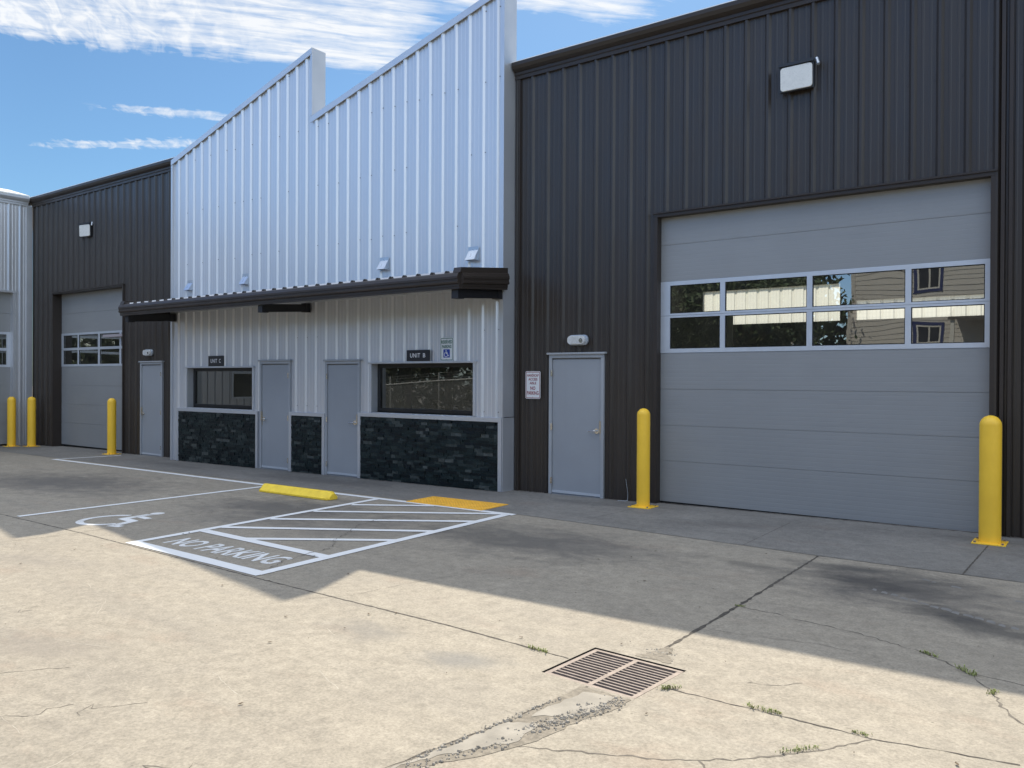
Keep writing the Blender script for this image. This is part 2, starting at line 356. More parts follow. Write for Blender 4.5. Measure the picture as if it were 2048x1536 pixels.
strip(k, [(-2.2, -8.2), (-2.17, -7.14), (-2.05, -6.29), (-2.19, -5.31), (-2.17, -4.23), (-2.39, -3.52), (-2.54, -2.2)], .008, .0012, .006, .06, .7, 18)
strip(k, [(5.68, -5.5), (6.0, -5.46), (6.4, -5.38), (6.8, -5.42)], .003, .0012, .01, .05, .8, 19)
for a, (x, y) in enumerate(((3.15, -9.3), (3.5, -9.0), (1.1, -8.2), (2.4, -9.1), (6.3, -6.35), (4.4, -9.1), (6.9, -3.9))):
    p = [(x, y)]
    for q in range(5): p.append((p[-1][0] + random.uniform(-.07, .12), p[-1][1] + random.uniform(-.05, .16)))
    strip(k, p, .0045, .0012, .008, .03, .8, 30 + a)
strip(k, [(2.3, -.42), (3.2, -.33), (4.7, -.34), (5.6, -.36), (6.75, -.40)], .007, .0052, .012, .05, .9, 20)
tag(k.build('slab_crack', M['crackl']), 'wandering hairline cracks in the concrete', None, None, 'structure')

# pale worn traces: an old stripe along the walkway, faded lines at the right, scratches and spalls
pw = MB(); rd = random.Random(44)
def trace(pts, wd, h, keep, seed):
    q = random.Random(seed)
    for (xa, ya), (xb, yb) in zip(pts, pts[1:]):
        n = max(1, int(math.hypot(xb - xa, yb - ya) / .09))
        for i in range(n):
            if q.random() > keep: continue
            t0, t1 = i / n, (i + q.uniform(.4, 1.1)) / n; w0, w1 = wd * q.uniform(.25, .5), wd * q.uniform(.25, .5); o = q.uniform(-.2, .2) * wd
            a = (xa + (xb - xa) * t0, ya + (yb - ya) * t0 + o); b_ = (xa + (xb - xa) * t1, ya + (yb - ya) * t1 + o)
            pw.poly([gp(a[0], a[1] - w0, h), gp((a[0] + b_[0]) / 2, a[1] - w1 * 1.2, h), gp(b_[0], b_[1] - w1, h), gp(b_[0], b_[1] + w0, h), gp((a[0] + b_[0]) / 2, a[1] + w1 * 1.1, h), gp(a[0], a[1] + w1, h)])
trace([(-10.0, -1.30), (-4.7, -1.58), (-1.2, -1.66)], .13, .0048, .55, 1)
trace([(6.298, -3.512), (7.554, -4.202), (8.4, -4.66)], .07, .0007, .95, 2); trace([(6.673, -2.899), (7.6, -3.33), (8.4, -3.7)], .06, .0009, .5, 3)
trace([(3.2, -.36), (4.9, -.36), (6.7, -.42)], .035, .0049, .22, 4)
tag(pw.build('worn_paint_trace', M['trace']), 'faint remains of old painted stripes', None, None, 'structure')
sc_ = MB()
for i in range(26):
    x, y = rd.uniform(-2, 7.5), rd.uniform(-9.3, -6.7); a = R(rd.gauss(-8, 25)); p = [(x, y)]
    for q in range(rd.randint(2, 6)): p.append((p[-1][0] + .09 * math.cos(a) + rd.uniform(-.012, .012), p[-1][1] + .09 * math.sin(a) + rd.uniform(-.012, .012)))
    strip(sc_, p, rd.uniform(.002, .005), .0008, .004, .03, .8, 300 + i)
tag(sc_.build('concrete_scratch', M['scratch']), 'pale scratches on the sunlit concrete', None, None, 'structure')

# broken strip between drain and camera: soil bed, mortar patches, rubble
def blob(mb, pts, h, sub=6, jit=.02, seed=0):
    rd = random.Random(seed); P = []
    for (xa, ya), (xb, yb) in zip(pts, pts[1:] + pts[:1]):
        for i in range(sub): P.append((xa + (xb - xa) * i / sub + rd.uniform(-jit, jit), ya + (yb - ya) * i / sub + rd.uniform(-jit, jit)))
    mb.poly([gp(x, y, h) for x, y in P])
d = MB()
blob(d, [(5.50, -7.02), (5.83, -7.03), (5.83, -7.20), (5.74, -7.48), (5.70, -7.80), (5.56, -8.10), (5.42, -8.34), (5.22, -8.95), (5.22, -8.75), (5.36, -8.1), (5.46, -7.5)], .0022, 6, .012, 3)
tag(d.build('broken_slab_bed', M['soilm']), 'sandy bed of the broken channel below the drain', None, None, 'structure')
d = MB()
blob(d, [(5.55, -7.10), (5.74, -7.05), (5.77, -7.22), (5.66, -7.46), (5.50, -7.56), (5.52, -7.36)], .004, 5, .014, 5)
blob(d, [(5.44, -7.70), (5.60, -7.62), (5.62, -7.86), (5.47, -8.10), (5.36, -8.30), (5.30, -8.5), (5.38, -8.1)], .004, 5, .014, 6)
tag(d.build('mortar_patch', M['grey_patch']), 'pale grey mortar patches below the drain', None, None, 'structure')
rb = MB(); rd = random.Random(8)
def stone(mb, x, y, r, h=0.):
    n = 6; a0 = rd.uniform(0, 6); z = gz(x) + h
    lo = [(x + r * rd.uniform(.7, 1.2) * math.cos(a0 + i * 1.047), y + r * rd.uniform(.7, 1.2) * math.sin(a0 + i * 1.047), z) for i in range(n)]
    hi = [(x + (p[0] - x) * .6 + rd.uniform(-.2, .2) * r, y + (p[1] - y) * .6, z + r * rd.uniform(.4, .9)) for p in lo]
    mb.add(lo + hi, [(i, (i + 1) % n, n + (i + 1) % n, n + i) for i in range(n)] + [tuple(range(n, 2 * n))])
for i in range(620):
    t = rd.random(); line = rd.choice((0, 0, 0, 1, 2))
    if line == 0: x, y = 5.80 - .22 * t + rd.gauss(0, .035), -7.12 - .62 * t + rd.gauss(0, .05)
    elif line == 1: x, y = 5.60 - .26 * t + rd.gauss(0, .02), -7.85 - .65 * t + rd.gauss(0, .04)
    else: x, y = 5.50 - .18 * t + rd.gauss(0, .014), -7.25 - 1.1 * t
    stone(rb, x, y, rd.choice((.003, .004, .005, .006, .008, .012)) * rd.uniform(.7, 1.2), .004)
for i in range(60): stone(rb, 5.62 + rd.gauss(0, .07), -6.20 + rd.gauss(0, .05), rd.uniform(.003, .008), 0)
tag(rb.build('rubble', M['rubble']), 'broken concrete crumbs below the drain', None, None, 'stuff')
d = MB()
blob(d, [(5.50, -6.335), (5.55, -6.22), (5.60, -6.05), (5.66, -6.06), (5.68, -6.2), (5.78, -6.345)], .0022, 5, .015, 9)
tag(d.build('sandy_soil_patch', M['soilm']), 'brown soil washed against the drain edge', None, None, 'structure')
lt = MB(); rd = random.Random(21)
for i in range(110):
    x, y = rd.uniform(-4, 8.5), rd.uniform(-9.5, -2.6); r = rd.choice((.003, .004, .005, .008)); a = rd.uniform(0, 6.28); z = gz(x) + .006
    p = [(r * 2.2 * math.cos(t) * math.cos(a) - r * math.sin(t) * math.sin(a), r * 2.2 * math.cos(t) * math.sin(a) + r * math.sin(t) * math.cos(a)) for t in (0, 1.05, 2.1, 3.14, 4.2, 5.25)]
    lt.poly([(x + q[0], y + q[1], z + .004 * (i2 % 2) + .002) for i2, q in enumerate(p)])
tag(lt.build('leaf_litter', M['dryleaf']), 'tiny dry leaf bits scattered on the concrete', None, None, 'stuff')

# ------------------------------------------------------------------ painted markings
ml = MB(); hh_ = [.0045]
def line(a, b_, wd, mb=ml):
    hh_[0] += .0002; strip(mb, [a, b_], wd, hh_[0], .0, .25, .04, int(wd * 1000) + len(mb.f))
line((-12.40, -1.90), (-8.66, -1.96), .12); line((-8.66, -1.96), (-4.3, -2.05), .12); line((-4.3, -2.05), (1.46, -2.13), .12)
line((-12.34, -1.86), (-12.07, -.42), .09)
line((-3.96, -6.20), (-3.93, -2.10), .11)
line((-.93, -6.24), (-1.19, -2.10), .115); line((1.52, -6.38), (1.36, -2.13), .125)
line((-.98, -6.24), (1.575, -6.355), .15)
line((-.92, -5.34), (1.48, -5.48), .13)
for a, b_ in (((-.95, -5.06), (1.44, -3.69)), ((-.10, -5.38), (1.46, -4.38)), ((-.98, -4.31), (1.40, -2.85)), ((-1.02, -3.54), (1.36, -2.12)), ((-1.05, -2.8), (.03, -2.16))): line(a, b_, .115)
tag(ml.build('parking_line_marking', M['road']), 'white painted stall and hatched aisle lines', None, None, 'structure')
mt = MB()
text_geo(mt, 'NO PARKING', lambda a, b_: gp(a, b_, .0025), -.66, -6.055, 1.25, -5.705, .022)
tag(mt.build('no_parking_marking', M['road_faded']), 'NO PARKING stencilled on the aisle', None, None, 'structure')
def isa(mb, fn, s=1.):
    """wheelchair symbol in a unit box 0..1, built of flat strokes; fn(a, b, layer)"""
    lay = [0]
    def disc(cx, cy, r):
        lay[0] += 1; mb.poly([fn(cx + r * math.cos(i * .2618), cy + r * math.sin(i * .2618), lay[0]) for i in range(24)])
    def stroke(p, wd):
        lay[0] += 1; q = []
        for i, (x, y) in enumerate(p):
            a = p[max(0, i - 1)]; c = p[min(len(p) - 1, i + 1)]; dx, dy = c[0] - a[0], c[1] - a[1]; l = math.hypot(dx, dy)
            q.append((x - dy / l * wd / 2, y + dx / l * wd / 2, x + dy / l * wd / 2, y - dx / l * wd / 2))
        for a, c in zip(q, q[1:]): mb.quad(fn(a[0], a[1], lay[0]), fn(c[0], c[1], lay[0]), fn(c[2], c[3], lay[0]), fn(a[2], a[3], lay[0]))
    disc(.40, .92, .085)
    stroke([(.40, .82), (.44, .45)], .12); stroke([(.40, .47), (.72, .44)], .11)
    stroke([(.69, .47), (.83, .10)], .11); stroke([(.80, .13), (.95, .17)], .09); stroke([(.42, .66), (.70, .64)], .09)
    stroke([(.40 + .33 * math.cos(R(t)), .33 + .33 * math.sin(R(t))) for t in range(112, 352, 10)], .085)
ms = MB(); isa(ms, lambda a, b_, l: gp(-3.10 + 1.10 * a, -5.97 + 1.12 * b_, .002 + .0002 * l))
tag(ms.build('wheelchair_marking', M['road_faded']), 'white wheelchair stencil in the stall', None, None, 'structure')

# ------------------------------------------------------------------ walls of ribbed steel
RIB = [(-.045, 0.), (-.015, .034), (.015, .034), (.045, 0.), (.088, 0.), (.096, .004), (.118, .004), (.126, 0.), (.178, 0.), (.186, .004), (.208, .004), (.216, 0.)]
PER = .3048
def ribbed(mb, fn, u0, u1, phase, zb, zt, holes=()):
    us = {round(u0, 5), round(u1, 5)}
    k0 = int(math.floor((u0 - phase) / PER)) - 1; k1 = int(math.ceil((u1 - phase) / PER)) + 1
    tab = []
    for kk in range(k0, k1 + 1):
        for a, dd in RIB: tab.append((phase + kk * PER + a, dd))
    tab.sort()
    def dep(u):
        for (a, da), (b_, db) in zip(tab, tab[1:]):
            if a <= u <= b_: return da + (db - da) * (u - a) / max(1e-9, b_ - a)
        return 0.
    for a, dd in tab:
        if u0 < a < u1: us.add(round(a, 5))
    for h in holes: us.update((round(h[0], 5), round(h[1], 5)))
    us = sorted(x for x in us if u0 - 1e-6 <= x <= u1 + 1e-6)
    for a, b_ in zip(us, us[1:]):
        if b_ - a < 1e-5: continue
        m_ = (a + b_) / 2; da, db = dep(a + 1e-6), dep(b_ - 1e-6)
        cuts = sorted((h[2], h[3]) for h in holes if h[0] <= m_ <= h[1])
        segs = []; z = None
        for lo, hi in cuts:
            segs.append((z, lo)); z = hi
        segs.append((z, None))
        for lo, hi in segs:
            la, lb = (zb(a), zb(b_)) if lo is None else (lo, lo)
            ha, hb = (zt(a), zt(b_)) if hi is None else (hi, hi)
            if ha - la < 1e-4: continue
            mb.quad(fn(a, da, la), fn(b_, db, lb), fn(b_, db, hb), fn(a, da, ha))
def screws(mb, fn, us, zs, r=.007, proud=.035):
    for u in us:
        for z in zs:
            p = fn(u, proud - .006, z); q = fn(u, proud + .004, z); mb.tube(p, q, r, 6, smooth=False)

EAVE = [(0.02, 6.95), (-.045, 6.95), (-.045, 7.005), (-.062, 7.018), (-.062, 7.06), (-.085, 7.072), (-.125, 7.10), (-.150, 7.15), (-.150, 7.205), (-.14, 7.215), (.02, 7.215)]

def swing_door(parent, x0, x1, zt, y, hinge_left, base, trim=.03):
    """steel door leaf in its frame, outer frame x0..x1; y = wall pan plane"""
    fw = .055; zb = base; yf = y - .048
    fr = MB()
    fr.box(x0, yf, zb, x0 + fw, y + .10, zt - fw); fr.box(x1 - fw, yf, zb, x1, y + .10, zt - fw); fr.box(x0, yf - .001, zt - fw, x1, y + .10, zt)
    fr.box(x0 - .03, yf - .030, zt + .001, x1 + .035, y, zt + .032)       # drip cap
    fr.box(x0 + fw, y - .02, zb - .01, x1 - fw, y + .1, zb + .012)
    fr.box(x0 + fw, y + .02, zb + .012, x1 - fw, y + .10, zt - fw)        # stop behind the leaf
    lf = MB(); lf.box(x0 + fw + .005, y - .022, zb + .022, x1 - fw - .005, y + .018, zt - fw - .022)
    leaf = lf.build('door', M['door'], parent, .003)
    fr.build('door_frame', M['doorframe'], leaf, .003)
    sw = MB(); sw.box(x0 + fw + .006, y - .034, zb + .022, x1 - fw - .006, y - .0225, zb + .062); sw.build('door_sweep', M['gdframe'], leaf)
    hx = x1 - fw - .075 if hinge_left else x0 + fw + .075; sg = -1 if hinge_left else 1; hz = zb + 1.06
    h = MB(); h.tube((hx, y - .022, hz), (hx, y - .034, hz), .042, 20); h.tube((hx, y - .03, hz), (hx, y - .075, hz), .012, 10)
    h.tube((hx, y - .072, hz), (hx + sg * .035, y - .078, hz), .013, 10); h.tube((hx + sg * .03, y - .078, hz), (hx + sg * .135, y - .070, hz - .004), .0052, 10, .010)
    h.build('handle', M['chrome'], leaf)
    gx = x1 - fw - .022 if hinge_left else x0 + fw - .012
    lg = MB(); lg.box(gx, y - .026, hz - .14, gx + .034, y - .0225, hz + .14); lg.box(gx + .004, y - .050 - .004, hz - .03, gx + .03, y - .0265, hz + .16)
    lg.build('latch_guard', M['brass'], leaf)
    for zz in (zb + .22, zb + 1.1, zt - .30):
        hg = MB(); gx2 = x0 + fw if hinge_left else x1 - fw
        hg.tube((gx2, yf - .003, zz - .055), (gx2, yf - .003, zz + .055), .009, 8); hg.box(gx2 - .02, yf - .003, zz - .05, gx2 + .015, yf - .0005, zz + .05); hg.build('hinge', M['chrome'], leaf)
    return leaf

def overhead_door(parent, x0, x1, zb, zt, y, band, xs, cuts):
    """sectional door; band = (z0, zmid_lo, zmid_hi, z1) of its glazed sections; xs = pane edges"""
    zs = [zb] + cuts[0] + [band[0]]; up = [band[3]] + cuts[1] + [zt]
    d = MB(); gap = .0019
    for seq in (zs, up):
        for a, b_ in zip(seq, seq[1:]): d.box(x0, y, a + gap, x1, y + .05, b_ - gap)
    d.box(x0, y + .012, zb, x1, y + .03, band[0]); d.box(x0, y + .012, band[3], x1, y + .03, zt)
    door = d.build('garage_door', M['gdoor'], parent, .0022)
    f = MB(); z0, a, b_, z1 = band; fw = .062
    f.box(x0, y - .006, z0 + .001, x1, y + .05, z0 + fw); f.box(x0, y - .006, z1 - fw, x1, y + .05, z1 - .001)
    f.box(x0, y - .006, a, x1, y + .05, (a + b_) / 2 - .002); f.box(x0, y - .006, (a + b_) / 2 + .002, x1, y + .05, b_)
    panes = list(zip(xs[0::2], xs[1::2])); edges = [x0] + list(xs) + [x1]
    for p, q in zip(edges[0::2], edges[1::2]):
        for lo, hi in ((z0 + fw, a), (b_, z1 - fw)): f.box(p, y - .0055, lo, q, y + .05, hi)
    f.build('window_frame', M['gdframe'], door)
    bd = MB()
    for p, q in panes:
        for lo, hi in ((z0 + fw, a), (b_, z1 - fw)):
            for bx in ((p, lo, q, lo + .010), (p, hi - .010, q, hi), (p, lo + .01, p + .010, hi - .01), (q - .010, lo + .01, q, hi - .01)): bd.box(bx[0], y + .006, bx[1], bx[2], y + .03, bx[3])
    bd.build('glazing_bead', M['rubber'], door)
    for p, q in panes:
        for lo, hi in ((z0 + fw, a), (b_, z1 - fw)):
            g_ = MB(); rr_ = random.uniform(-.0016, .0016); r2 = random.uniform(-.002, .002)
            g_.quad((p + .01, y + .016 + rr_, lo + .01), (q - .01, y + .016 - rr_, lo + .01), (q - .01, y + .016 - rr_ + r2, hi - .01), (p + .01, y + .016 + rr_ + r2, hi - .01))
            g_.build('glass_pane', M['glass'], door, recalc=False)
    s = MB(); s.box(x0, y + .01, zb - .03, x1, y + .04, zb); s.build('bottom_seal', M['rubber'], door)
    return door

def opening_trim(mb, x0, x1, zt, zb, y, depth, hd=.06):
    """folded sheet trim round an opening: jambs, header and their reveals"""
    t = .05
    mb.box(x0 - t, y - .036, zb, x0, y + depth, zt); mb.box(x1, y - .036, zb, x1 + t, y + depth, zt)
    mb.box(x0 - t, y - .040, zt, x1 + t, y + depth, zt + hd)
    mb.box(x0 - t - .02, y - .060, zt + hd - .012, x1 + t + .02, y, zt + hd + .012)

# ---- right bay -----------------------------------------------------------
RB = thing('warehouse_bay', (5, 0, 0), 'tall dark bronze ribbed steel warehouse bay at the right with a wide overhead door', 'building')
XR = 12.5
fn0 = lambda u, dd, z: (u, -dd, z)
wl = MB()
ribbed(wl, fn0, -.085, XR, 4.533, lambda u: gz(u) - .02, lambda u: 6.97, [(.648, 1.672, -1, 2.29), (2.527, 6.93, -1, 4.37)])
screws(wl, fn0, [4.533 + PER * i - .06 for i in range(-14, 10)], (3.1 + 1.55, 5.6, 6.75, ), .006, .004)
wl.build('wall', M['dark'], RB)
e = MB(); e.extr(EAVE, fyz, -.07, XR); e.build('eave_trim', M['dark_trim'], RB)
rf = MB(); rf.extr([(-.13, 7.216), (10.3, 7.55), (10.3, 7.60), (-.13, 7.232)], fyz, -.09, XR); rf.build('roof', M['wing_roof'], RB)
t = MB(); opening_trim(t, 2.578, 6.915, 4.33, 0, 0, .16); t.box(.0, -.036, 0, .03, 0, 6.95)
t.box(7.02, -.05, .0, 7.06, -.001, 6.95); t.box(7.10, -.05, .0, 7.14, -.001, 6.95)
t.build('opening_trim', M['dark_trim'], RB)
swing_door(RB, .645, 1.675, 2.29, 0, True, gz(1.15) + .004)
overhead_door(RB, 2.578, 6.915, .05, 4.36, .10, (2.293, 2.82, 2.884, 3.367), [2.729, 3.515, 3.589, 4.744, 4.817, 5.969, 6.038, 6.849], ([.665, 1.20, 1.746], [3.918]))
inn = MB()      # room behind the overhead door
inn.box(-1.4, 10.0, 0, XR, 10.1, 3.40); inn.box(-1.4, 10.0, 4.33, XR, 10.1, 7.4)
inn.box(2.86, 10.0, 3.40, 3.06, 10.1, 4.33); inn.box(-1.4, 10.0, 3.40, -.92, 10.1, 4.33); inn.box(3.06, 10.0, 3.88, XR, 10.1, 4.33); inn.box(9.2, 10, 3.40, XR, 10.1, 3.88)
inn.box(-1.45, 4.3, 0, -1.40, 10.0, 7.1); inn.box(XR - .05, .1, 0, XR, 10.0, 7.2)
inn.box(-.10, .06, 0, -.06, 4.2, 7.0)
inn.build('inner_wall', M['inner_dark'], RB)
pl = MB()
fb = lambda u, dd, z: (u, 10.04 - dd, z)
ribbed(pl, fb, -.92, 2.86, 0, lambda u: 3.40, lambda u: 4.33); ribbed(pl, fb, 3.06, 9.2, 0, lambda u: 3.40, lambda u: 3.88)
pl.build('daylight_panel', M['daylight'], RB, recalc=False)
bm_ = MB()
for y in (2, 4, 6, 8): bm_.box(-1.4, y, 6.55, XR - .1, y + .12, 7.1)
for x in (2.95, 7.5): bm_.box(x - .13, 9.5, 0, x + .13, 9.99, 6.5)
bm_.build('steel_beam', M['wood_red'], RB)
fl = MB(); fl.quad(gp(-1.4, .12, .03), gp(XR, .12, .03), gp(XR, 10, .03), gp(-1.4, 10, .03)); fl.build('inner_floor', M['walk'], RB)
ob = MB(); ob.box(-1.3, 4.22, .05, 2.0, 4.6, 3.2); ob.build('inner_partition', M['inner_white'], RB)

# ---- office front --------------------------------------------------------
WY = -.29
OF = thing('office_building', (-5, 0, 0), 'silver ribbed steel office front with two sawtooth parapets and a dark canopy', 'building')
fnw = lambda u, dd, z: (u, WY - dd, z)
XL, XM, XE = -9.98, -4.925, -.09
T1 = lambda u: 7.04 + (u - XL) * (8.53 - 7.04) / (XM - XL)
T2 = lambda u: 7.15 + (u - XM) * .270
H_L = [(-9.30, -6.85, 1.20, 2.12), (-6.575, -5.575, -1, 2.25)]
H_R = [(-4.495, -3.515, -1, 2.235), (-3.20, -.735, 1.25, 2.17)]
ww = MB()
ribbed(ww, fnw, XL, XM, -.26, lambda u: gz(u) - .02, T1, H_L); ribbed(ww, fnw, XM, XE, -.26, lambda u: gz(u) - .02, T2, H_R)
ww.build('wall', M['silver'], OF)
scw = MB()
for i in range(31):
    u = -.26 + .058 - PER * i; T = T2 if u > XM else T1
    for z in (4.55, 5.75, 6.95, 8.15):
        if z < T(u) - .12 and u > XL + .05 and random.random() < .6: screws(scw, fnw, [u], (z + random.uniform(-.02, .02),), .0075, .008)
    for z in (2.72, 1.33):
        if not any(h[0] - .1 < u < h[1] + .1 for h in H_L + H_R) and u > XL + .05: screws(scw, fnw, [u], (z,), .0065, .008)
so_ = scw.build('screw_rows', M['rubber'], OF); so_['kind'] = 'stuff'
cap = MB()
def slope_cap(u0, u1, T):
    for (ya, yb, za, zb_) in ((WY - .050, .02, -.012, .03), (WY - .052, WY - .034, -.095, -.012)):
        cap.extr([(ya, za), (yb, za), (yb, zb_), (ya, zb_)], lambda a, b_, t_: (t_, a, T(t_) + b_), u0, u1)
slope_cap(XL, XM, T1); slope_cap(XM - .03, XE + .005, T2)
cap.box(XM - .05, WY - .046, T2(XM) + .04, XM + .004, .015, T1(XM) - .012)          # sides of the teeth
cap.box(XE - .055, WY - .046, 1.25, XE + .003, .012, T2(XE) - .014)
cap.box(XL - .003, WY - .046, gz(XL) - .02, XL + .06, .0, T1(XL) - .015)
cap.build('parapet_trim', M['silver_trim'], OF)
rf = MB(); rf.box(XL + .01, .0, 6.75, XE - .01, 10.3, 6.9); rf.box(XL + .01, .02, 6.9, XM, .035, 7.05)
for (a, b_, T) in ((XL + .02, XM - .02, T1), (XM, XE - .02, T2)): rf.quad((a, .005, 6.9), (b_, .005, 6.9), (b_, .005, T(b_) - .02), (a, .005, T(a) - .02))
rf.build('roof', M['silver_trim'], OF)

# stone wainscot: three panels between the doors, each in a folded metal surround
def wainscot(x0, x1, zt, seed):
    zb = gz((x0 + x1) / 2) - .01; rd = random.Random(seed); s = MB(); z = zb; yb = WY - .036
    while z < zt - .02:
        h = min(rd.choice((.046, .052, .06)), zt - z); x = x0 - rd.uniform(0, .12)
        while x < x1:
            w = rd.uniform(.08, .26); a, b_ = max(x0, x), min(x1, x + w); x += w
            if b_ - a < .004: continue
            d0 = yb - rd.uniform(.004, .024); t1, t2 = rd.uniform(-.004, .004), rd.uniform(-.003, .003)
            q = [(a, d0 + t1, z + .0012), (b_ - .0012, d0 - t1, z + .0012), (b_ - .0012, d0 - t1 + t2, z + h), (a, d0 + t1 + t2, z + h)]
            s.add(q + [(p[0], yb + .03, p[2]) for p in q], [(0, 1, 2, 3), (0, 4, 5, 1), (1, 5, 6, 2), (2, 6, 7, 3), (3, 7, 4, 0)])
        z += h
    st_ = s.build('stone_wainscot', M['stone'], OF)
    tr = MB(); yo = yb - .032
    tr.box(x0 - .07, yo, zt, x1 + .07, WY + .0, zt + .072); tr.box(x0 - .07, yo + .001, zb - .01, x0, WY, zt); tr.box(x1, yo + .001, zb - .01, x1 + .07, WY, zt)
    tr.build('wainscot_surround', M['silver_trim'], st_, .002)
wainscot(-9.62, -6.69, 1.108, 1); wainscot(-5.51, -4.565, 1.122, 2); wainscot(-3.47, -.17, 1.165, 3)
rt = MB(); rt.box(XE - .004, WY - .05, -.02, XE + .010, -.046, 1.238); rt.box(XE + .003, -.046, -.02, XE + .012, .0, 1.238); rt.build('corner_return', M['silver_trim'], OF)
swing_door(OF, -6.575, -5.575, 2.245, WY, False, gz(-6) + .004)
swing_door(OF, -4.495, -3.515, 2.228, WY, True, gz(-4) + .004)
def window(x0, x1, z0, z1):
    y = WY; rv = MB(); dp = .13
    rv.box(x0 - .05, y - .036, z0 - .006, x0, y + dp, z1); rv.box(x1, y - .036, z0 - .006, x1 + .05, y + dp, z1)
    rv.box(x0 - .075, y - .062, z1, x1 + .075, y + dp, z1 + .034)
    w = rv.build('window', M['silver_trim'], OF, .002)
    f = MB(); fw = .075; ya, yb = y + dp - .002, y + dp + .06
    f.box(x0, ya, z0, x0 + fw, yb, z1); f.box(x1 - fw, ya, z0, x1, yb, z1); f.box(x0 + fw, ya, z0, x1 - fw, yb, z0 + fw); f.box(x0 + fw, ya, z1 - fw, x1 - fw, yb, z1)
    f.build('window_frame', M['black'], w, .003)
    g_ = MB(); yg = y + dp + .025; g_.quad((x0 + fw, yg, z0 + fw), (x1 - fw, yg, z0 + fw), (x1 - fw, yg, z1 - fw), (x0 + fw, yg, z1 - fw)); g_.build('glass_pane', M['glass_win'], w, recalc=False)
window(-9.30, -6.85, 1.205, 2.115); window(-3.20, -.735, 1.255, 2.168)
rm = MB()       # office rooms
rm.box(-5.15, .0, 0, -5.05, 4.0, 3.0); rm.box(-14.0, 2.9, 0, -10.55, 3.0, 3.0); rm.box(-9.92, 2.9, 0, -.2, 3.0, 3.0)
rm.box(-10.55, 2.9, 0, -9.92, 3.0, 1.40); rm.box(-10.55, 2.9, 2.03, -9.92, 3.0, 3.0)
rm.box(-14.0, .1, 2.98, -.2, 4.0, 3.05)
rm.build('inner_wall', M['inner_mauve'], OF)
rg = MB(); rg.box(-5.2, .0, 0, -5.16, 2.9, 2.95); rg.box(-4.9, 2.6, 0, -3.9, 2.88, 2.95); rg.build('inner_partition', M['inner_green'], OF)

# canopy
CX0, CX1 = -9.96, -.05
CY = -1.50
GUT = [(CY + .01, 3.535), (CY - .045, 3.535), (CY - .075, 3.515), (CY - .095, 3.47), (CY - .095, 3.435), (CY - .083, 3.428), (CY - .083, 3.395), (CY - .093, 3.388), (CY - .090, 3.365), (CY - .055, 3.352), (CY - .055, 3.318), (CY - .047, 3.312), (CY - .047, 3.282), (CY + .01, 3.282)]
gt = MB(); gt.extr(GUT, fyz, CX0 - .05, CX1 + .02)
RS = .172; RB_, RT_ = .09, .125          # sheet slope; rise of the rake's lower and upper edge
def rake(x, sg):
    def back(z): return z + RB_ + (RT_ - RB_) * (z - 3.282) / .253
    yb = WY - .03
    for (yy, zz), (y2, z2) in zip(GUT, GUT[1:]):
        pa, pb = (yy - CY), (y2 - CY)
        gt.quad((x - sg * pa * .9, CY - .02, zz), (x - sg * pb * .9, CY - .02, z2), (x - sg * pb * .9, yb, back(z2)), (x - sg * pa * .9, yb, back(zz)))
    for yy, k_ in ((CY - .02, 0), (yb, 1)): gt.poly([(x - sg * (a - CY) * .9, yy, back(z) if k_ else z) for a, z in GUT])
    gt.extr([(CY - .06, 3.53), (CY - .03, 3.612), (yb, 3.612 + RT_), (yb, 3.53 + RT_ - .01)], fyz, x - sg * .10, x + sg * .05)
    gt.quad((x - sg * .012, CY, 3.29), (x - sg * .012, yb, 3.29 + RB_), (x - sg * .012, yb, 3.54 + RT_), (x - sg * .012, CY, 3.54))
rake(CX1, 1); rake(CX0, -1)
for i in range(0, 33):
    x = CX1 - .26 - PER * i
    if x < CX0 + .15: break
    gt.extr([(x - .045, 3.533), (x + .045, 3.533), (x + .015, 3.574), (x - .015, 3.574)], lambda a, b_, t_: (a, t_, b_), CY - .03, CY + .03)
cn = gt.build('canopy', M['dark_trim'], OF)
rs = MB(); ph = CX1 - .26
ribbed(rs, lambda u, dd, z: (u, CY + .02 + z, 3.538 + z * RS + dd), CX0 + .02, CX1 - .03, ph, lambda u: 0., lambda u: 1.20)
rs.build('canopy_roof', M['silver'], cn)
for x0, x1 in ((-.235, -.10), (-5.085, -4.955), (-9.90, -9.77)):
    br = MB(); br.box(x0, CY + .012, 3.142, x1, CY + .16, 3.30); br.box(x0, WY - .16, 3.22, x1, WY - .034, 3.40)
    br.extr([(CY + .03, 3.148), (WY - .05, 3.235), (WY - .05, 3.385), (CY + .03, 3.30)], fyz, x0 + .03, x1 - .012)
    br.build('canopy_bracket', M['dark_trim'] if 0 else M['black_box'], cn)
sf = MB(); sf.box(CX0 + .02, WY - .075, 3.415, CX1 - .03, WY - .034, 3.455); sf.build('canopy_flashing', M['silver_trim'], cn)

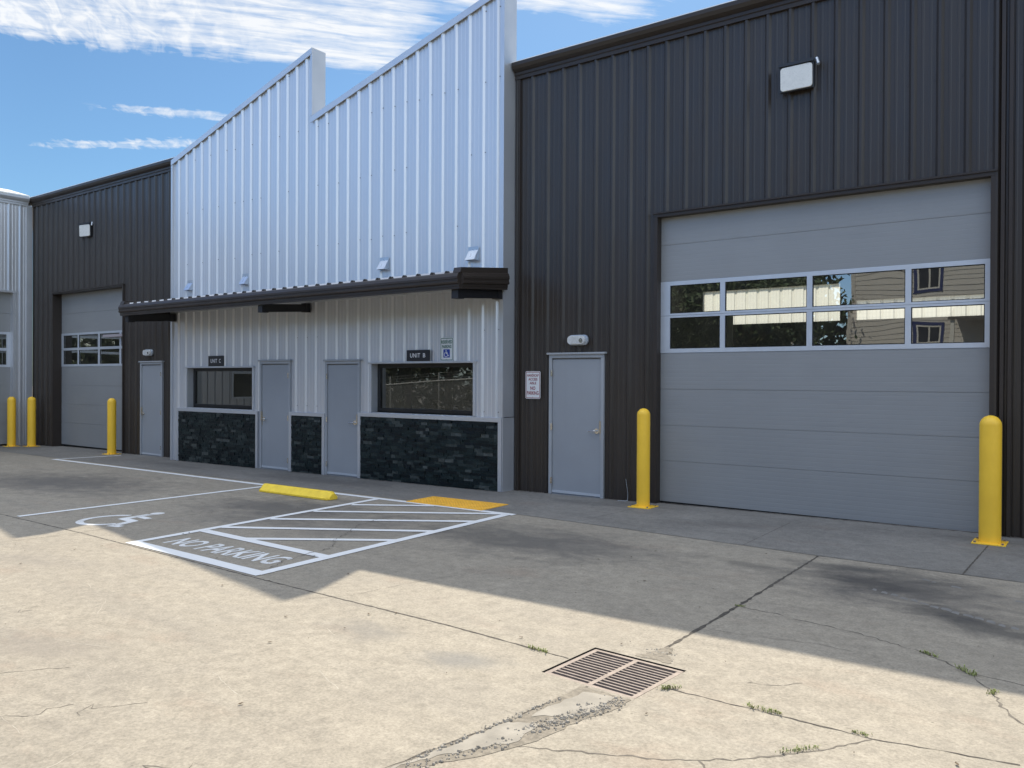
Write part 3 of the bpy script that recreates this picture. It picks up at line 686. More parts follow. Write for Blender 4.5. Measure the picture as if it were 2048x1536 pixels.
# ---- left bay ------------------------------------------------------------
LB = thing('warehouse_bay', (-14, 0, 0), 'far dark bronze ribbed steel bay at the left with a smaller overhead door', 'building')
wl = MB(); XW = -17.88
ribbed(wl, fn0, XW, XL, -10.60, lambda u: gz(u) - .03, lambda u: 6.97, [(-16.62, -12.69, -1, 4.32), (-11.84, -10.83, -1, 2.285)])
wl.build('wall', M['dark'], LB)
e = MB(); e.extr(EAVE, fyz, XW + .02, XL - .005); e.build('eave_trim', M['dark_trim'], LB)
rf = MB(); rf.extr([(-.13, 7.216), (10.3, 7.55), (10.3, 7.60), (-.13, 7.232)], fyz, XW - 6, XL - .01); rf.build('roof', M['wing_roof'], LB)
t = MB(); opening_trim(t, -16.57, -12.74, 4.28, -.2, 0, .26, .05); t.build('opening_trim', M['dark_trim'], LB)
swing_door(LB, -11.84, -10.83, 2.275, 0, False, gz(-11.3) + .004)
overhead_door(LB, -16.57, -12.74, -.06, 4.30, .22, (2.20, 2.665, 2.735, 3.16), [-16.46, -15.62, -15.55, -14.47, -14.38, -13.34, -13.25, -12.82], ([.58, 1.12, 1.66], [3.72]))
inn = MB(); inn.box(XW, 9.0, -.2, XL, 9.1, 7.4); inn.box(XW - .05, .3, -.2, XW, 9, 7.2); inn.box(XL - .06, .3, -.2, XL - .01, 9, 6.7); inn.build('inner_wall', M['inner_dark'], LB)
bm_ = MB()
for y, z in ((5, 3.6), (5, 2.75)): bm_.box(XW, y, z, XL - .1, y + .2, z + .16)
for x in (-17.0, -14.2): bm_.box(x, 5.2, -.1, x + .2, 5.4, 4)
bm_.build('inner_rack', M['inner_white'], LB)

# ---- left wing -----------------------------------------------------------
WG = thing('side_wing_building', (XW, -6, 0), 'silver ribbed steel wing jutting forward at the far left edge', 'building')
fnl = lambda u, dd, z: (XW + dd, u, z)
wl = MB(); YW = -9.95
ribbed(wl, fnl, YW, -.02, -.36, lambda u: gz(XW) - .03, lambda u: 7.0, [(-4.75, -.52, -1, 4.37), (-9.6, -7.1, 1.12, 2.14)])
wl.build('wall', M['silver'], WG)
wf = MB()
for a in ((-9.6, 1.12, -7.1, 1.20), (-9.6, 2.06, -7.1, 2.14), (-9.6, 1.2, -9.52, 2.06), (-7.18, 1.2, -7.1, 2.06)): wf.box(XW - .1, a[0], a[1], XW + .04, a[2], a[3])
wfo = wf.build('window', M['gdframe'], WG); wp = MB(); wp.quad((XW - .05, -9.52, 1.2), (XW - .05, -7.18, 1.2), (XW - .05, -7.18, 2.06), (XW - .05, -9.52, 2.06)); wp.build('glass_pane', M['glass_win'], wfo, recalc=False)
def fxl(a, b_, t_): return (XW - a, t_, b_)
EW = [(a, b_ + .01) for a, b_ in EAVE]
e = MB(); e.extr(EW, fxl, YW, -.16); e.build('eave_trim', M['silver_trim'], WG)
rf = MB(); rf.extr([(-.16, 7.226), (-.16, 7.26), (1.2, 7.62), (8, 7.9), (8, 7.8), (1.2, 7.52)], fxl, YW, -.17); rf.build('roof', M['wing_roof'], WG)
t = MB(); t.box(XW - .25, -.56, -.2, XW + .036, -.50, 4.36); t.box(XW - .25, -4.80, -.2, XW + .036, -4.74, 4.36); t.box(XW - .25, -4.82, 4.36, XW + .05, -.48, 4.42); t.box(XW, -.20, -.2, XW + .037, -.06, 6.96)
t.build('opening_trim', M['silver_trim'], WG)
gd = MB()
for a, b_ in zip([-.08, .52, 1.08, 1.62, 2.18], [.52, 1.08, 1.62, 2.18, 2.18]):
    if b_ > a: gd.box(XW - .20, -4.74, a + .003, XW - .15, -.56, b_ - .003)
gd.box(XW - .2, -4.74, 3.21, XW - .15, -.56, 3.75); gd.box(XW - .2, -4.74, 3.756, XW - .15, -.56, 4.36); gd.box(XW - .19, -4.74, -.08, XW - .17, -.56, 2.18)
gdo = gd.build('garage_door', M['gdoor'], WG)
f = MB(); ys = [-.56, -.66, -1.55, -1.62, -2.60, -2.67, -3.65, -3.72, -4.64, -4.74]
for a, b_ in ((2.18, 2.25), (2.66, 2.74), (3.14, 3.21)): f.box(XW - .2, -4.74, a, XW - .145, -.56, b_)
for a, b_ in zip(ys[0::2], ys[1::2]): f.box(XW - .2, a, 2.25, XW - .1455, b_, 2.66); f.box(XW - .2, a, 2.74, XW - .1455, b_, 3.14)
f.build('window_frame', M['gdframe'], gdo)
for a, b_ in zip(ys[1::2], ys[2::2]):
    for lo, hi in ((2.25, 2.66), (2.74, 3.14)):
        g_ = MB(); g_.quad((XW - .17, a, lo), (XW - .17, b_, lo), (XW - .17, b_, hi), (XW - .17, a, hi)); g_.build('glass_pane', M['glass'], gdo, recalc=False)
inn = MB(); inn.box(XW - 6, YW, -.2, XW - 5.9, -.1, 7.2); inn.box(XW - 6, YW, -.2, XW - .01, YW + .05, 7.1); inn.box(XW - 6, -.1, -.2, XW - .01, -.05, 7.1); inn.build('inner_wall', M['inner_dark'], WG)

# ------------------------------------------------------------------ wall mounted things
def vent(x, z, label):
    o = thing('vent_hood', (x, WY, z), label, 'vent', 'vent hoods above the canopy')
    return o
VL = [(-9.19, 4.02, 'small galvanised vent hood nearest the left end of the silver wall'), (-7.09, 4.02, 'small galvanised vent hood second from the left, above the unit C side'),
      (-2.87, 4.02, 'small galvanised vent hood above the UNIT B sign, third from the left'), (-.735, 4.02, 'small galvanised vent hood closest to the white corner at the right')]
v0 = vent(*VL[0])
hd = MB(); w2, dp = .10, .15; x, z = v0.location.x, v0.location.z
A = [(x - w2, WY, z + .13), (x + w2, WY, z + .13), (x + w2, WY - dp, z - .10), (x - w2, WY - dp, z - .10)]
hd.quad(*A); hd.poly([A[0], A[3], (x - w2, WY, z - .10)]); hd.poly([A[1], (x + w2, WY, z - .10), A[2]]); hd.box(x - w2 - .012, WY - .037, z - .112, x + w2 + .012, WY - .034, z + .138)
hd.build('hood', M['galv'], v0)
fp = MB(); fp.quad((x - w2 + .01, WY - .02, z - .085), (x + w2 - .01, WY - .02, z - .085), (x + w2 - .01, WY - dp + .015, z - .092), (x - w2 + .01, WY - dp + .015, z - .092)); fp.build('flap', M['black_box'], v0)
for x, z, lb in VL[1:]:
    c = copy_tree(v0); c.location = (x, WY, z); c['label'] = lb

def wall_pack(x, z, y, label):
    return thing('wall_light', (x, y, z), label, 'wall light', 'oval lights above the doors')
p0 = wall_pack(1.21, 2.515, 0, 'oval bulkhead light with clear ribbed lens above the door beside the handicap sign')
b0 = MB(); b0.extr(rrect(1.025, 2.435, 1.395, 2.60, .07), fxz, -.031, -.075); b0.build('housing', M['galv'], p0, .008)
b1 = MB(); b1.extr(rrect(1.045, 2.452, 1.36, 2.583, .055), fxz, -.0755, -.125)
for i in range(6): b1.box(1.11, -.129, 2.468 + i * .018, 1.26, -.1252, 2.474 + i * .018)
b1.build('lens', M['lens_clear'], p0, .012)
b2 = MB(); b2.tube((1.30, -.126, 2.51), (1.30, -.137, 2.51), .035, 14); b2.build('photocell', M['chrome'], p0)
c = copy_tree(p0); c.location = (-11.42, 0, 2.515); c['label'] = 'oval bulkhead light above the far left grey door, under the canopy end'

def flood(x, z, label): return thing('flood_light', (x, 0, z), label, 'flood light', 'flood lights high on the dark walls')
f0 = flood(4.635, 5.98, 'large frosted flood light high on the right dark wall above the overhead door')
h = MB(); X0, X1, Z0, Z1 = 4.44, 4.862, 5.80, 6.115
h.extr([(-.045, Z0 + .02), (-.085, Z0 - .015), (-.115, Z0 - .012), (-.125, Z1 + .01), (-.125, Z1 + .06), (-.03, Z1 + .06), (-.03, Z0 + .05)], fyz, X0 - .015, X1 + .015); h.box(X0 + .1, -.05, Z0 + .1, X1 - .1, -.0, Z1 - .05)
h.build('housing', M['housing'], f0, .006)
ln = MB()
def ftilt(a, b_, t_): return (a, t_ - .113 - (b_ - Z0) * .032, b_)
ln.extr(rrect(X0, Z0, X1, Z1, .04), ftilt, -.002, -.020); ln.build('lens', M['lens'], f0, .006)
vs_ = MB(); vs_.extr([(-.03, Z1 + .061), (-.155, Z1 + .05), (-.155, Z1 + .012), (-.128, Z1 + .012), (-.128, Z1 + .05), (-.03, Z1 + .0605)], fyz, X0 - .02, X1 + .02); vs_.build('visor', M['housing'], f0)
sn = MB(); sn.tube((X1 + .012, -.07, Z1 + .04), (X1 + .045, -.09, Z1 + .05), .02, 8); sn.tube((X1 + .045, -.09, Z1 + .055), (X1 + .08, -.13, Z1 - .04), .022, 10); sn.build('sensor', M['galv'], f0)
c = copy_tree(f0); c.location = (-14.58, 0, 5.93); c['label'] = 'flood light with sensor high on the far left dark wall, tilted away'; c.rotation_euler = (0, 0, R(10))

def sign(name, loc, label): return thing(name, loc, label, 'sign')
def unit_sign(x0, x1, z0, z1, s, label):
    y = WY - .034; o = sign('unit_sign', ((x0 + x1) / 2, y, z0), label)
    b_ = MB(); b_.box(x0, y - .022, z0, x1, y, z1); b_.build('sign_panel', M['sign_black'], o, .002)
    t_ = MB(); wdt = x1 - x0; hgt = z1 - z0
    ax, bx = x0 + wdt * .16, x1 - wdt * .17
    for word, ua, ub in ((s[:-2], ax, ax + (bx - ax) * .66), (s[-1], bx - (bx - ax) * .155, bx)):
        t_ = MB(); text_geo(t_, word, lambda a, c_: (a, y - .0245, c_), ua, z0 + hgt * .32, ub, z1 - hgt * .30, .015, 1.1); t_.build('lettering', M['letter_white'], o, recalc=False)
unit_sign(-8.43, -7.86, 2.152, 2.385, 'UNIT C', 'black sign reading UNIT C above the left office window')
unit_sign(-2.27, -1.715, 2.206, 2.408, 'UNIT B', 'black sign reading UNIT B above the right office window')
def plate(o, x0, z0, x1, z1, y, bcol, inset=.010, bw=.010):
    p = MB(); p.extr(rrect(x0, z0, x1, z1, .028), fxz, y, y - .003); p.build('sign_panel', M['sign_white'], o)
    a = rrect(x0 + inset, z0 + inset, x1 - inset, z1 - inset, .02); c_ = rrect(x0 + inset + bw, z0 + inset + bw, x1 - inset - bw, z1 - inset - bw, .015)
    r_ = MB(); n = len(a)
    r_.add([(q[0], y - .0045, q[1]) for q in a + c_], [(i, (i + 1) % n, n + (i + 1) % n, n + i) for i in range(n)]); r_.build('border', bcol, o)
    for zz in (z1 - .033, z0 + .03):
        bl = MB(); bl.tube(((x0 + x1) / 2, y - .003, zz), ((x0 + x1) / 2, y - .008, zz), .006, 8); bl.build('bolt', M['chrome'], o)
y = WY - .036; o = sign('parking_sign', (-1.32, y, 2.2), 'white reserved parking sign with green text and a blue wheelchair square')
plate(o, -1.472, 2.205, -1.172, 2.615, y, M['letter_green'])
t_ = MB(); ft = lambda a, c_: (a, y - .005, c_)
text_geo(t_, 'RESERVED', ft, -1.448, 2.508, -1.196, 2.566, .03); t_.build('lettering', M['letter_green'], o, recalc=False)
t_ = MB(); text_geo(t_, 'PARKING', ft, -1.430, 2.426, -1.214, 2.484, .03); t_.build('lettering', M['letter_green'], o, recalc=False)
t_ = MB(); t_.extr(rrect(-1.400, 2.262, -1.250, 2.408, .01), fxz, y - .0032, y - .0045); t_.build('symbol_square', M['blue'], o)
t_ = MB(); isa(t_, lambda a, b_, l: (-1.385 + .12 * a, y - .0052 - .0001 * l, 2.275 + .122 * b_)); t_.build('wheelchair_symbol', M['letter_white'], o, recalc=False)
y = -.036; o = sign('no_parking_sign', (.32, y, 1.56), 'white handicap access aisle no parking sign with maroon text on the dark wall')
plate(o, .170, 1.562, .472, 2.022, y, M['letter_red'])
t_ = MB(); ft2 = lambda a, c_: (a, y - .005, c_)
for s, xa, xb, za, zb_, bo in (('HANDICAP', .206, .438, 1.930, 1.974, .02), ('ACCESS', .231, .413, 1.866, 1.908, .02), ('AISLE', .255, .389, 1.803, 1.844, .02), ('NO', .270, .372, 1.708, 1.768, .02), ('PARKING', .204, .438, 1.628, 1.690, .018)):
    t_ = MB(); text_geo(t_, s, ft2, xa, za, xb, zb_, bo); t_.build('lettering', M['letter_red'], o, recalc=False)

# ------------------------------------------------------------------ bollards
BL = [(2.571, -.44, .096, 'yellow bollard at the left jamb of the large overhead door, beside the dark wall door'),
      (6.985, -.575, .112, 'nearest yellow bollard, at the right jamb of the large overhead door'),
      (-17.60, -.70, .110, 'yellow bollard in front of the silver side wing, leftmost of all'),
      (-17.10, -.37, .110, 'yellow bollard by the inner corner of the two wings, second from the left'),
      (-12.63, -.36, .106, 'yellow bollard between the far left overhead door and the far left grey door')]
def bollard(x, y, r, label):
    z = gz(x) + .004; o = thing('bollard', (x, y, z), label, 'bollard', 'yellow bollards guarding the overhead doors')
    p = MB(); H = 1.445
    p.lathe([(r, .012), (r, .5), (r, H - r)] + [(r * math.cos(R(a)), H - r + r * math.sin(R(a))) for a in range(10, 90, 10)] + [(.0005, H)], (x, y, z), 32); p.build('post', M['yellow'], o)
    b_ = MB(); q = .168; ca, sa = math.cos(R(2)), math.sin(R(2))
    b_.box(x - q, y - q, z, x + q, y + q, z + .012); b_.build('base_plate', M['yellow'], o, .002)
    for sx in (-1, 1):
        for sy in (-1, 1):
            c_ = MB(); c_.tube((x + sx * .135, y + sy * .135, z + .012), (x + sx * .135, y + sy * .135, z + .030), .014, 6, smooth=False); c_.build('bolt', M['rust'], o)
    return o
for a in BL: bollard(*a)

# wheel stop
ws = MB(); xs0, xs1 = -3.47, -1.68; zz = gz(-2.6)
ws.extr([(-2.70, 0), (-2.70, .028), (-2.685, .035), (-2.615, .112), (-2.60, .122), (-2.55, .122), (-2.535, .112), (-2.475, .035), (-2.46, .028), (-2.46, 0)], lambda a, b_, t_: (t_, a, gz(t_) + .006 + b_), xs0 + .04, xs1 - .04)
for x, s in ((xs0 + .04, -1), (xs1 - .04, 1)):
    A = [(-2.70, 0), (-2.70, .028), (-2.615, .112), (-2.60, .122), (-2.55, .122), (-2.535, .112), (-2.46, .028), (-2.46, 0)]
    B = [(-2.66, 0), (-2.66, .022), (-2.61, .075), (-2.60, .085), (-2.55, .085), (-2.54, .075), (-2.50, .022), (-2.50, 0)]
    v_ = [(x, a, gz(x) + .006 + b_) for a, b_ in A] + [(x + s * .04, a, gz(x) + .006 + b_) for a, b_ in B]
    ws.add(v_, [(i, i + 1, 9 + i, 8 + i) for i in range(7)] + [tuple(range(8, 16))])
wo = ws.build('wheel_stop', M['yellow_stop'], None, 0, loc=(-2.58, -2.58, zz)); tag(wo, 'yellow painted concrete wheel stop at the head of the accessible stall', 'wheel stop')
wo.rotation_euler = (0, 0, R(-1.5))
# tactile mat
tm = MB(); x0, x1, y0, y1 = -.615, .868, -2.092, -1.43
tm.extr([(x0, y0), (x1, y0 - .01), (x1 - .02, y1), (x0 - .03, y1)], lambda a, b_, t_: (a, b_, gz(a) + t_), .004, .012)
nx, ny = 25, 11
for i in range(nx):
    for jj in range(ny):
        cx = x0 + .03 + (x1 - x0 - .07) * i / (nx - 1); cy = y0 + .03 + (y1 - y0 - .06) * jj / (ny - 1); z = gz(cx) + .0119
        lo = [(cx + .013 * math.cos(q * 1.047), cy + .013 * math.sin(q * 1.047), z) for q in range(6)]; hi = [(cx + .007 * math.cos(q * 1.047), cy + .007 * math.sin(q * 1.047), z + .006) for q in range(6)]
        tm.add(lo + hi, [(q, (q + 1) % 6, 6 + (q + 1) % 6, 6 + q) for q in range(6)] + [(6, 7, 8, 9, 10, 11)])
tag(tm.build('tactile_mat', M['mat'], None, loc=(.12, -1.76, 0)), 'orange yellow tactile warning mat with raised domes at the aisle head', 'tactile mat')

# drain grate
dg = thing('drain_grate', (5.53, -6.68, .04), 'rusty cast iron drain grate with two rows of slots set in the concrete', 'drain grate')
def bil(u, v_, h): # bilinear over the opening
    a, b_, c_, d_ = GR
    x = (a[0] * (1 - u) + b_[0] * u) * v_ + (d_[0] * (1 - u) + c_[0] * u) * (1 - v_); y = (a[1] * (1 - u) + b_[1] * u) * v_ + (d_[1] * (1 - u) + c_[1] * u) * (1 - v_)
    return (x, y, gz(x) + h)
def bslab(mb, u0, v0, u1, v1, h0, h1):
    v_ = [bil(u, w, h) for h in (h0, h1) for u, w in ((u0, v0), (u1, v0), (u1, v1), (u0, v1))]
    mb.add(v_, [(3, 2, 1, 0), (4, 5, 6, 7), (0, 1, 5, 4), (1, 2, 6, 5), (2, 3, 7, 6), (3, 0, 4, 7)])
fr = MB(); top, bot = -.006, -.045; i0, i1 = .018, .982; e0, e1 = .065, .935
bslab(fr, i0, i0, i1, e0, bot, top); bslab(fr, i0, e1, i1, i1, bot, top); bslab(fr, i0, e0, e0, e1, bot, top); bslab(fr, e1, e0, i1, e1, bot, top); bslab(fr, .475, e0, .525, e1, bot, top)
fr.build('grate_frame', M['rust'], dg, .002)
br = MB(); nb = 13
for (ua, ub) in ((e0, .475), (.525, e1)):
    for q in range(nb - 1):
        c_ = e0 + (e1 - e0) * (q + 1) / nb; bslab(br, ua, c_ - .0108, ub, c_ + .0108, bot, top - .0015)
br.build('grate_bars', M['rust'], dg, .0015)
pt = MB()
for i in range(4):
    a, b_ = GR[i], GR[(i + 1) % 4]; pt.quad(gp(*a, .0), gp(*b_, .0), gp(*b_, -.6), gp(*a, -.6))
pt.poly([gp(*a, -.6) for a in GR]); pt.build('catch_basin', M['pit'], dg)
rg_ = MB()
for i in range(4):
    a, b_ = Vector(gp(*GR[i], -.02)), Vector(gp(*GR[(i + 1) % 4], -.02)); rg_.tube(a, b_, .011, 5, smooth=False)
rg_.build('grate_seat', M['rust'], dg)

# weeds growing from the joints
WD = [(4.92, -6.63, .14, .05, 'low weed tuft in the joint left of the drain grate', -8), (5.95, -6.74, .12, .055, 'pale weed tuft at the right edge of the drain grate', 40), (6.50, -6.73, .17, .045, 'wide weed tuft in the joint right of the drain grate, in the sun', -2),
      (7.08, -5.17, .12, .045, 'weed tuft in the curved crack, in the shade at the right', -30), (7.33, -5.40, .14, .06, 'weed tuft where the curved crack forks near the right edge', -40), (6.80, -7.12, .20, .035, 'flat grass tuft in the lowest crack at the bottom right', 50),
      (7.50, -5.70, .07, .04, 'tiny weed below the fork of the curved crack', 70), (7.0, -6.74, .07, .03, 'tiny weed where the joint and the lowest crack meet', 0), (5.63, -4.76, .06, .03, 'tiny weed where the curved crack leaves the long joint', 0)]
for i, (x, y, ln_, ht, lb, ang) in enumerate(WD):
    rd = random.Random(70 + i); w = MB()
    for q in range(int(26 + 200 * ln_)):
        s = rd.uniform(-.55, .55) * ln_; ox, oy = x + s * math.cos(R(ang)) + rd.gauss(0, .010), y + s * math.sin(R(ang)) + rd.gauss(0, .010)
        hgt = ht * rd.uniform(.12, .6); a = rd.uniform(0, 6.28); wd = rd.uniform(.0018, .0042); bx, by = math.cos(a), math.sin(a); le = hgt * rd.uniform(.4, 1.3); z = gz(ox) + .002
        p1 = (ox - by * wd, oy + bx * wd, z); p2 = (ox + by * wd, oy - bx * wd, z); m1 = (ox + bx * le * .45 + by * wd, oy + by * le * .45 - bx * wd, z + hgt * .75); m0 = (ox + bx * le * .45 - by * wd, oy + by * le * .45 + bx * wd, z + hgt * .75)
        w.quad(p1, p2, m1, m0); w.poly([m0, m1, (ox + bx * le, oy + by * le, z + hgt * .85)])
    tag(w.build('weed_tuft', M['weed'], None, recalc=False, loc=(x, y, gz(x))), lb, 'weed', 'weeds in the concrete joints')
# cord-like wire end by the wall
wr = MB(); P_ = [(1.98, -.13, gz(2) + .01), (2.10, -.10, gz(2) + .012), (2.12, -.07, gz(2) + .02), (2.115, -.055, .14), (2.09, -.05, .28), (2.075, -.052, .36)]
for a, b_ in zip(P_, P_[1:]): wr.tube(a, b_, .004, 6)
tag(wr.build('loose_wire', M['galv'], None, loc=(2.1, -.06, .015)), 'thin loose wire standing out of the base of the dark wall', 'wire')

# ------------------------------------------------------------------ across the lot (seen in the glass)
HS = thing('house', (6, -26, 0), 'beige lap sided house with navy window trim reflected in the overhead door glass', 'house')
HY = -25.7
s = MB(); z = 0.
while z < 8.6:
    s.extr([(HY, z), (HY + .022, z), (HY + .004, z + .20), (HY, z + .20)], fyz, -.9, 13); z += .20
s.box(-.9, HY - 9, 0, 13, HY, 8.6); s.box(-.9, HY, 0, -.72, HY + .03, 8.6)
s.build('wall', M['siding'], HS)
rf = MB(); rf.extr([(HY + .6, 8.4), (HY - 4.5, 11.4), (HY - 9.6, 8.4), (HY - 9.6, 8.6), (HY - 4.5, 11.65), (HY + .6, 8.6)], fyz, -1.4, 13.5); rf.build('roof', M['shingle'], HS)
def hwin(x0, z0, x1, z1):
    f = MB(); t_ = .13
    f.box(x0 - t_, HY + .02, z0 - t_, x1 + t_, HY + .045, z0); f.box(x0 - t_, HY + .02, z1, x1 + t_, HY + .045, z1 + t_); f.box(x0 - t_, HY + .02, z0, x0, HY + .045, z1); f.box(x1, HY + .02, z0, x1 + t_, HY + .045, z1)
    w = f.build('window', M['blue_trim'], HS)
    g_ = MB(); q = .07
    for bx in ((x0, z0, x1, z0 + q), (x0, z1 - q, x1, z1), (x0, z0 + q, x0 + q, z1 - q), (x1 - q, z0 + q, x1, z1 - q), ((x0 + x1) / 2 - .035, z0 + q, (x0 + x1) / 2 + .035, z1 - q)): g_.box(bx[0], HY + .01, bx[1], bx[2], HY + .035, bx[3])
    g_.build('window_sash', M['inner_white'], w)
    p = MB(); p.quad((x0 + q, HY + .03, z0 + q), (x1 - q, HY + .03, z0 + q), (x1 - q, HY + .03, z1 - q), (x0 + q, HY + .03, z1 - q)); p.build('pane', M['sign_black'], w, recalc=False)
hwin(1.75, 3.62, 2.75, 4.38); hwin(1.80, 5.7, 2.70, 6.6); hwin(6.2, 3.4, 7.6, 4.6); hwin(6.2, 5.8, 7.6, 6.9)
pr = MB(); pr.extr([(HY, 4.95), (HY + 2.2, 4.45), (HY + 2.2, 4.6), (HY, 5.12)], fyz, 3.3, 10); pr.build('porch_roof', M['shingle'], HS)
for x in (3.4, 9.8):
    c_ = MB(); c_.box(x, HY + 1.95, 0, x + .15, HY + 2.1, 4.5); c_.build('porch_post', M['inner_white'], HS)
H2 = thing('house', (-9, -38, 0), 'distant pale gabled house among the trees across the lot', 'house')
s = MB(); s.box(-14, -44, 0, -7, -38, 5.2); s.extr([(-14, 5.2), (-7, 5.2), (-10.5, 7.6)], fxz, -44, -38); s.build('wall', M['inner_white'], H2)
rf = MB(); rf.extr([(-14.4, 5.0), (-10.5, 7.75), (-6.6, 5.0), (-6.6, 5.2), (-10.5, 8.0), (-14.4, 5.2)], fxz, -44.4, -37.6); rf.build('roof', M['shingle'], H2)
for x in (-12.5, -9.3):
    w = MB(); w.box(x, -38.0, 2, x + 1, -37.95, 3.4); w.build('window', M['sign_black'], H2)

# chain link fence
FY = -16.3
fe = thing('chain_link_fence', (-16, FY, 0), 'galvanised chain link fence with barbed wire facing the office windows', 'fence')
FX0, FX1 = -30., -4.
rail = lambda x: 1.615 + (x + 19.2) * .060 if x > -24 else 1.33
wm = MB(); n = int((FX1 - FX0) / .075)
for i in range(-22, n):
    for sg in (1, -1):
        xa = FX0 + i * .075 if sg > 0 else FX0 + i * .075 + 1.7; xb = xa + sg * 1.6
        a, b_ = (xa, .02 + gz(xa)), (xb, 1.62)
        if min(xa, xb) < -24 or max(xa, xb) > FX1: continue
        mid = rail((xa + xb) / 2); t_ = (mid - a[1]) / 1.6
        wm.tube((a[0], FY + .004 * sg, a[1]), (a[0] + (b_[0] - a[0]) * t_, FY + .004 * sg, mid), .0048, 3, smooth=False, cap=False)
wm.build('wire_mesh', M['fence_steel'], fe)
tr_ = MB()
for a in range(int(FX0), int(FX1)): tr_.tube((a, FY, rail(a)), (a + 1, FY, rail(a + 1)), .036, 8)
tr_.build('top_rail', M['fence_steel'], fe)
for i in range(9):
    x = -15.86 + 3.0 * (i - 4)
    if FX0 < x < FX1:
        p = MB(); p.tube((x, FY - .04, gz(x) - .1), (x, FY - .04, rail(x) + .38), .036, 10); p.build('post', M['fence_steel'], fe)
bw = MB()
for dz in (.12, .25, .37):
    for a in range(int(FX0), int(FX1)): bw.tube((a, FY - .04, rail(a) + dz), (a + 1, FY - .04, rail(a + 1) + dz - .01), .006, 4, smooth=False)
bw.build('barbed_wire', M['fence_steel'], fe)

# trees behind the fence and beside the house
def tree_mesh(seed, hgt, rad, nl, lsz):
    rd = random.Random(seed); tk = MB(); cr = MB(); tips = []
    def limb(p, d, l, r, lev):
        q = p + d * l; tk.tube(p, q, r, 7, r * .62)
        if lev == 0: tips.append(q); return
        for _ in range(3 if lev > 1 else 4):
            nd = (d + Vector((rd.uniform(-1, 1), rd.uniform(-1, 1), rd.uniform(-.15, .6))) * .85).normalized()
            limb(p + d * l * rd.uniform(.6, 1.), nd, l * rd.uniform(.55, .78), r * .55, lev - 1)
    limb(Vector((0, 0, -.2)), Vector((.03, .02, 1)).normalized(), hgt * .34, hgt * .028, 3)
    for _ in range(nl):
        c = rd.choice(tips) + Vector((rd.gauss(0, 1), rd.gauss(0, 1), rd.gauss(0, .8))) * rad
        if c.z < .3: c.z = rd.uniform(.3, 1.2)
        a = Vector((rd.uniform(-1, 1), rd.uniform(-1, 1), rd.uniform(-1, 1))).normalized(); b_ = a.orthogonal().normalized(); k_ = lsz * rd.uniform(.6, 1.3)
        cr.quad(c - a * k_, c - b_ * k_ * .5, c + a * k_, c + b_ * k_ * .5)
    return tk, cr
T0 = []
for sd, hg, rd_, nl, ls, lm in ((1, 9.5, .95, 24000, .12, 'leaf'), (2, 7.5, .9, 20000, .11, 'leaf2')):
    tk, cr = tree_mesh(sd, hg, rd_, nl, ls)
    o = thing('tree', (0, 0, 0), '', 'tree', 'trees across the lot'); tk.build('trunk', M['bark'], o); cr.build('crown', M[lm], o, recalc=False); T0.append(o)
TR = [(0, -24, -23, 1.0, 10), (1, -20.5, -22.5, 1.05, 80), (0, -17, -23, 1.1, 200), (1, -13.6, -22.5, 1.0, 140), (0, -10, -23, .95, 300), (1, -6.2, -22.5, 1.0, 20), (0, -3.9, -23.4, 1.0, 110), (1, -28, -22.5, 1.1, 60), (0, 15.5, -24, 1.0, 45), (1, -9, -27, 1.2, 250)]
TL_ = ['tall dark leafy tree behind the left end of the chain link fence', 'olive bushy tree behind the fence, second from its left end', 'tall leafy tree behind the fence post facing the UNIT B window', 'olive bushy tree right of the fence middle', 'tall leafy tree behind the right end of the fence',
       'olive bushy tree between the fence and the beige house', 'smaller dark tree at the corner of the beige house', 'olive bushy tree past the left end of the fence', 'tall leafy tree beyond the right end of the beige house', 'olive bushy tree in front of the distant gabled house']
used = set()
for (k_, x, y, sc, rz), lb in zip(TR, TL_):
    o = T0[k_] if k_ not in used else copy_tree(T0[k_]); used.add(k_)
    o.location = (x, y, gz(x)); o.scale = (sc,) * 3; o.rotation_euler = (0, 0, R(rz)); o['label'] = lb
hb = MB(); rd = random.Random(5)
ft = MB()
def leaf_quad(mb, x, y, z, q):
    a = Vector((rd.uniform(-1, 1), rd.uniform(-1, 1), rd.uniform(-1, 1))).normalized(); b_ = a.orthogonal().normalized(); c = Vector((x, y, z))
    mb.quad(c - a * q, c - b_ * q * .5, c + a * q, c + b_ * q * .5)
for i in range(34000):
    x = rd.uniform(-31, -1.5); leaf_quad(hb, x, -17.9 + rd.gauss(0, .45), abs(rd.gauss(0, 1.25)) * (1 + .3 * math.sin(x * 1.3)) + .03, rd.uniform(.03, .075))
for i in range(18000):
    x = rd.uniform(-62, -2.2); leaf_quad(ft, x, -31 + rd.gauss(0, 1.6), rd.uniform(0, 9.5) * (.8 + .2 * math.sin(x * .9) + .1 * math.sin(x * 2.7)), rd.uniform(.22, .45))
for i in range(12000):
    y = rd.uniform(-50, 2); leaf_quad(ft, 30 + rd.gauss(0, 1.6), y, rd.uniform(0, 8.0) * (.8 + .2 * math.sin(y * .8) + .1 * math.sin(y * 2.3)), rd.uniform(.25, .5))  # unseen row at the right, added to block the bright horizon
tag(ft.build('far_trees_and_screen', M['leaf'], None, recalc=False), 'dark belt of far trees, with an unseen row added at the right to block the horizon', None, None, 'stuff')
tag(hb.build('undergrowth', M['leaf2'], None, recalc=False), 'tangled undergrowth behind the chain link fence', None, None, 'stuff')

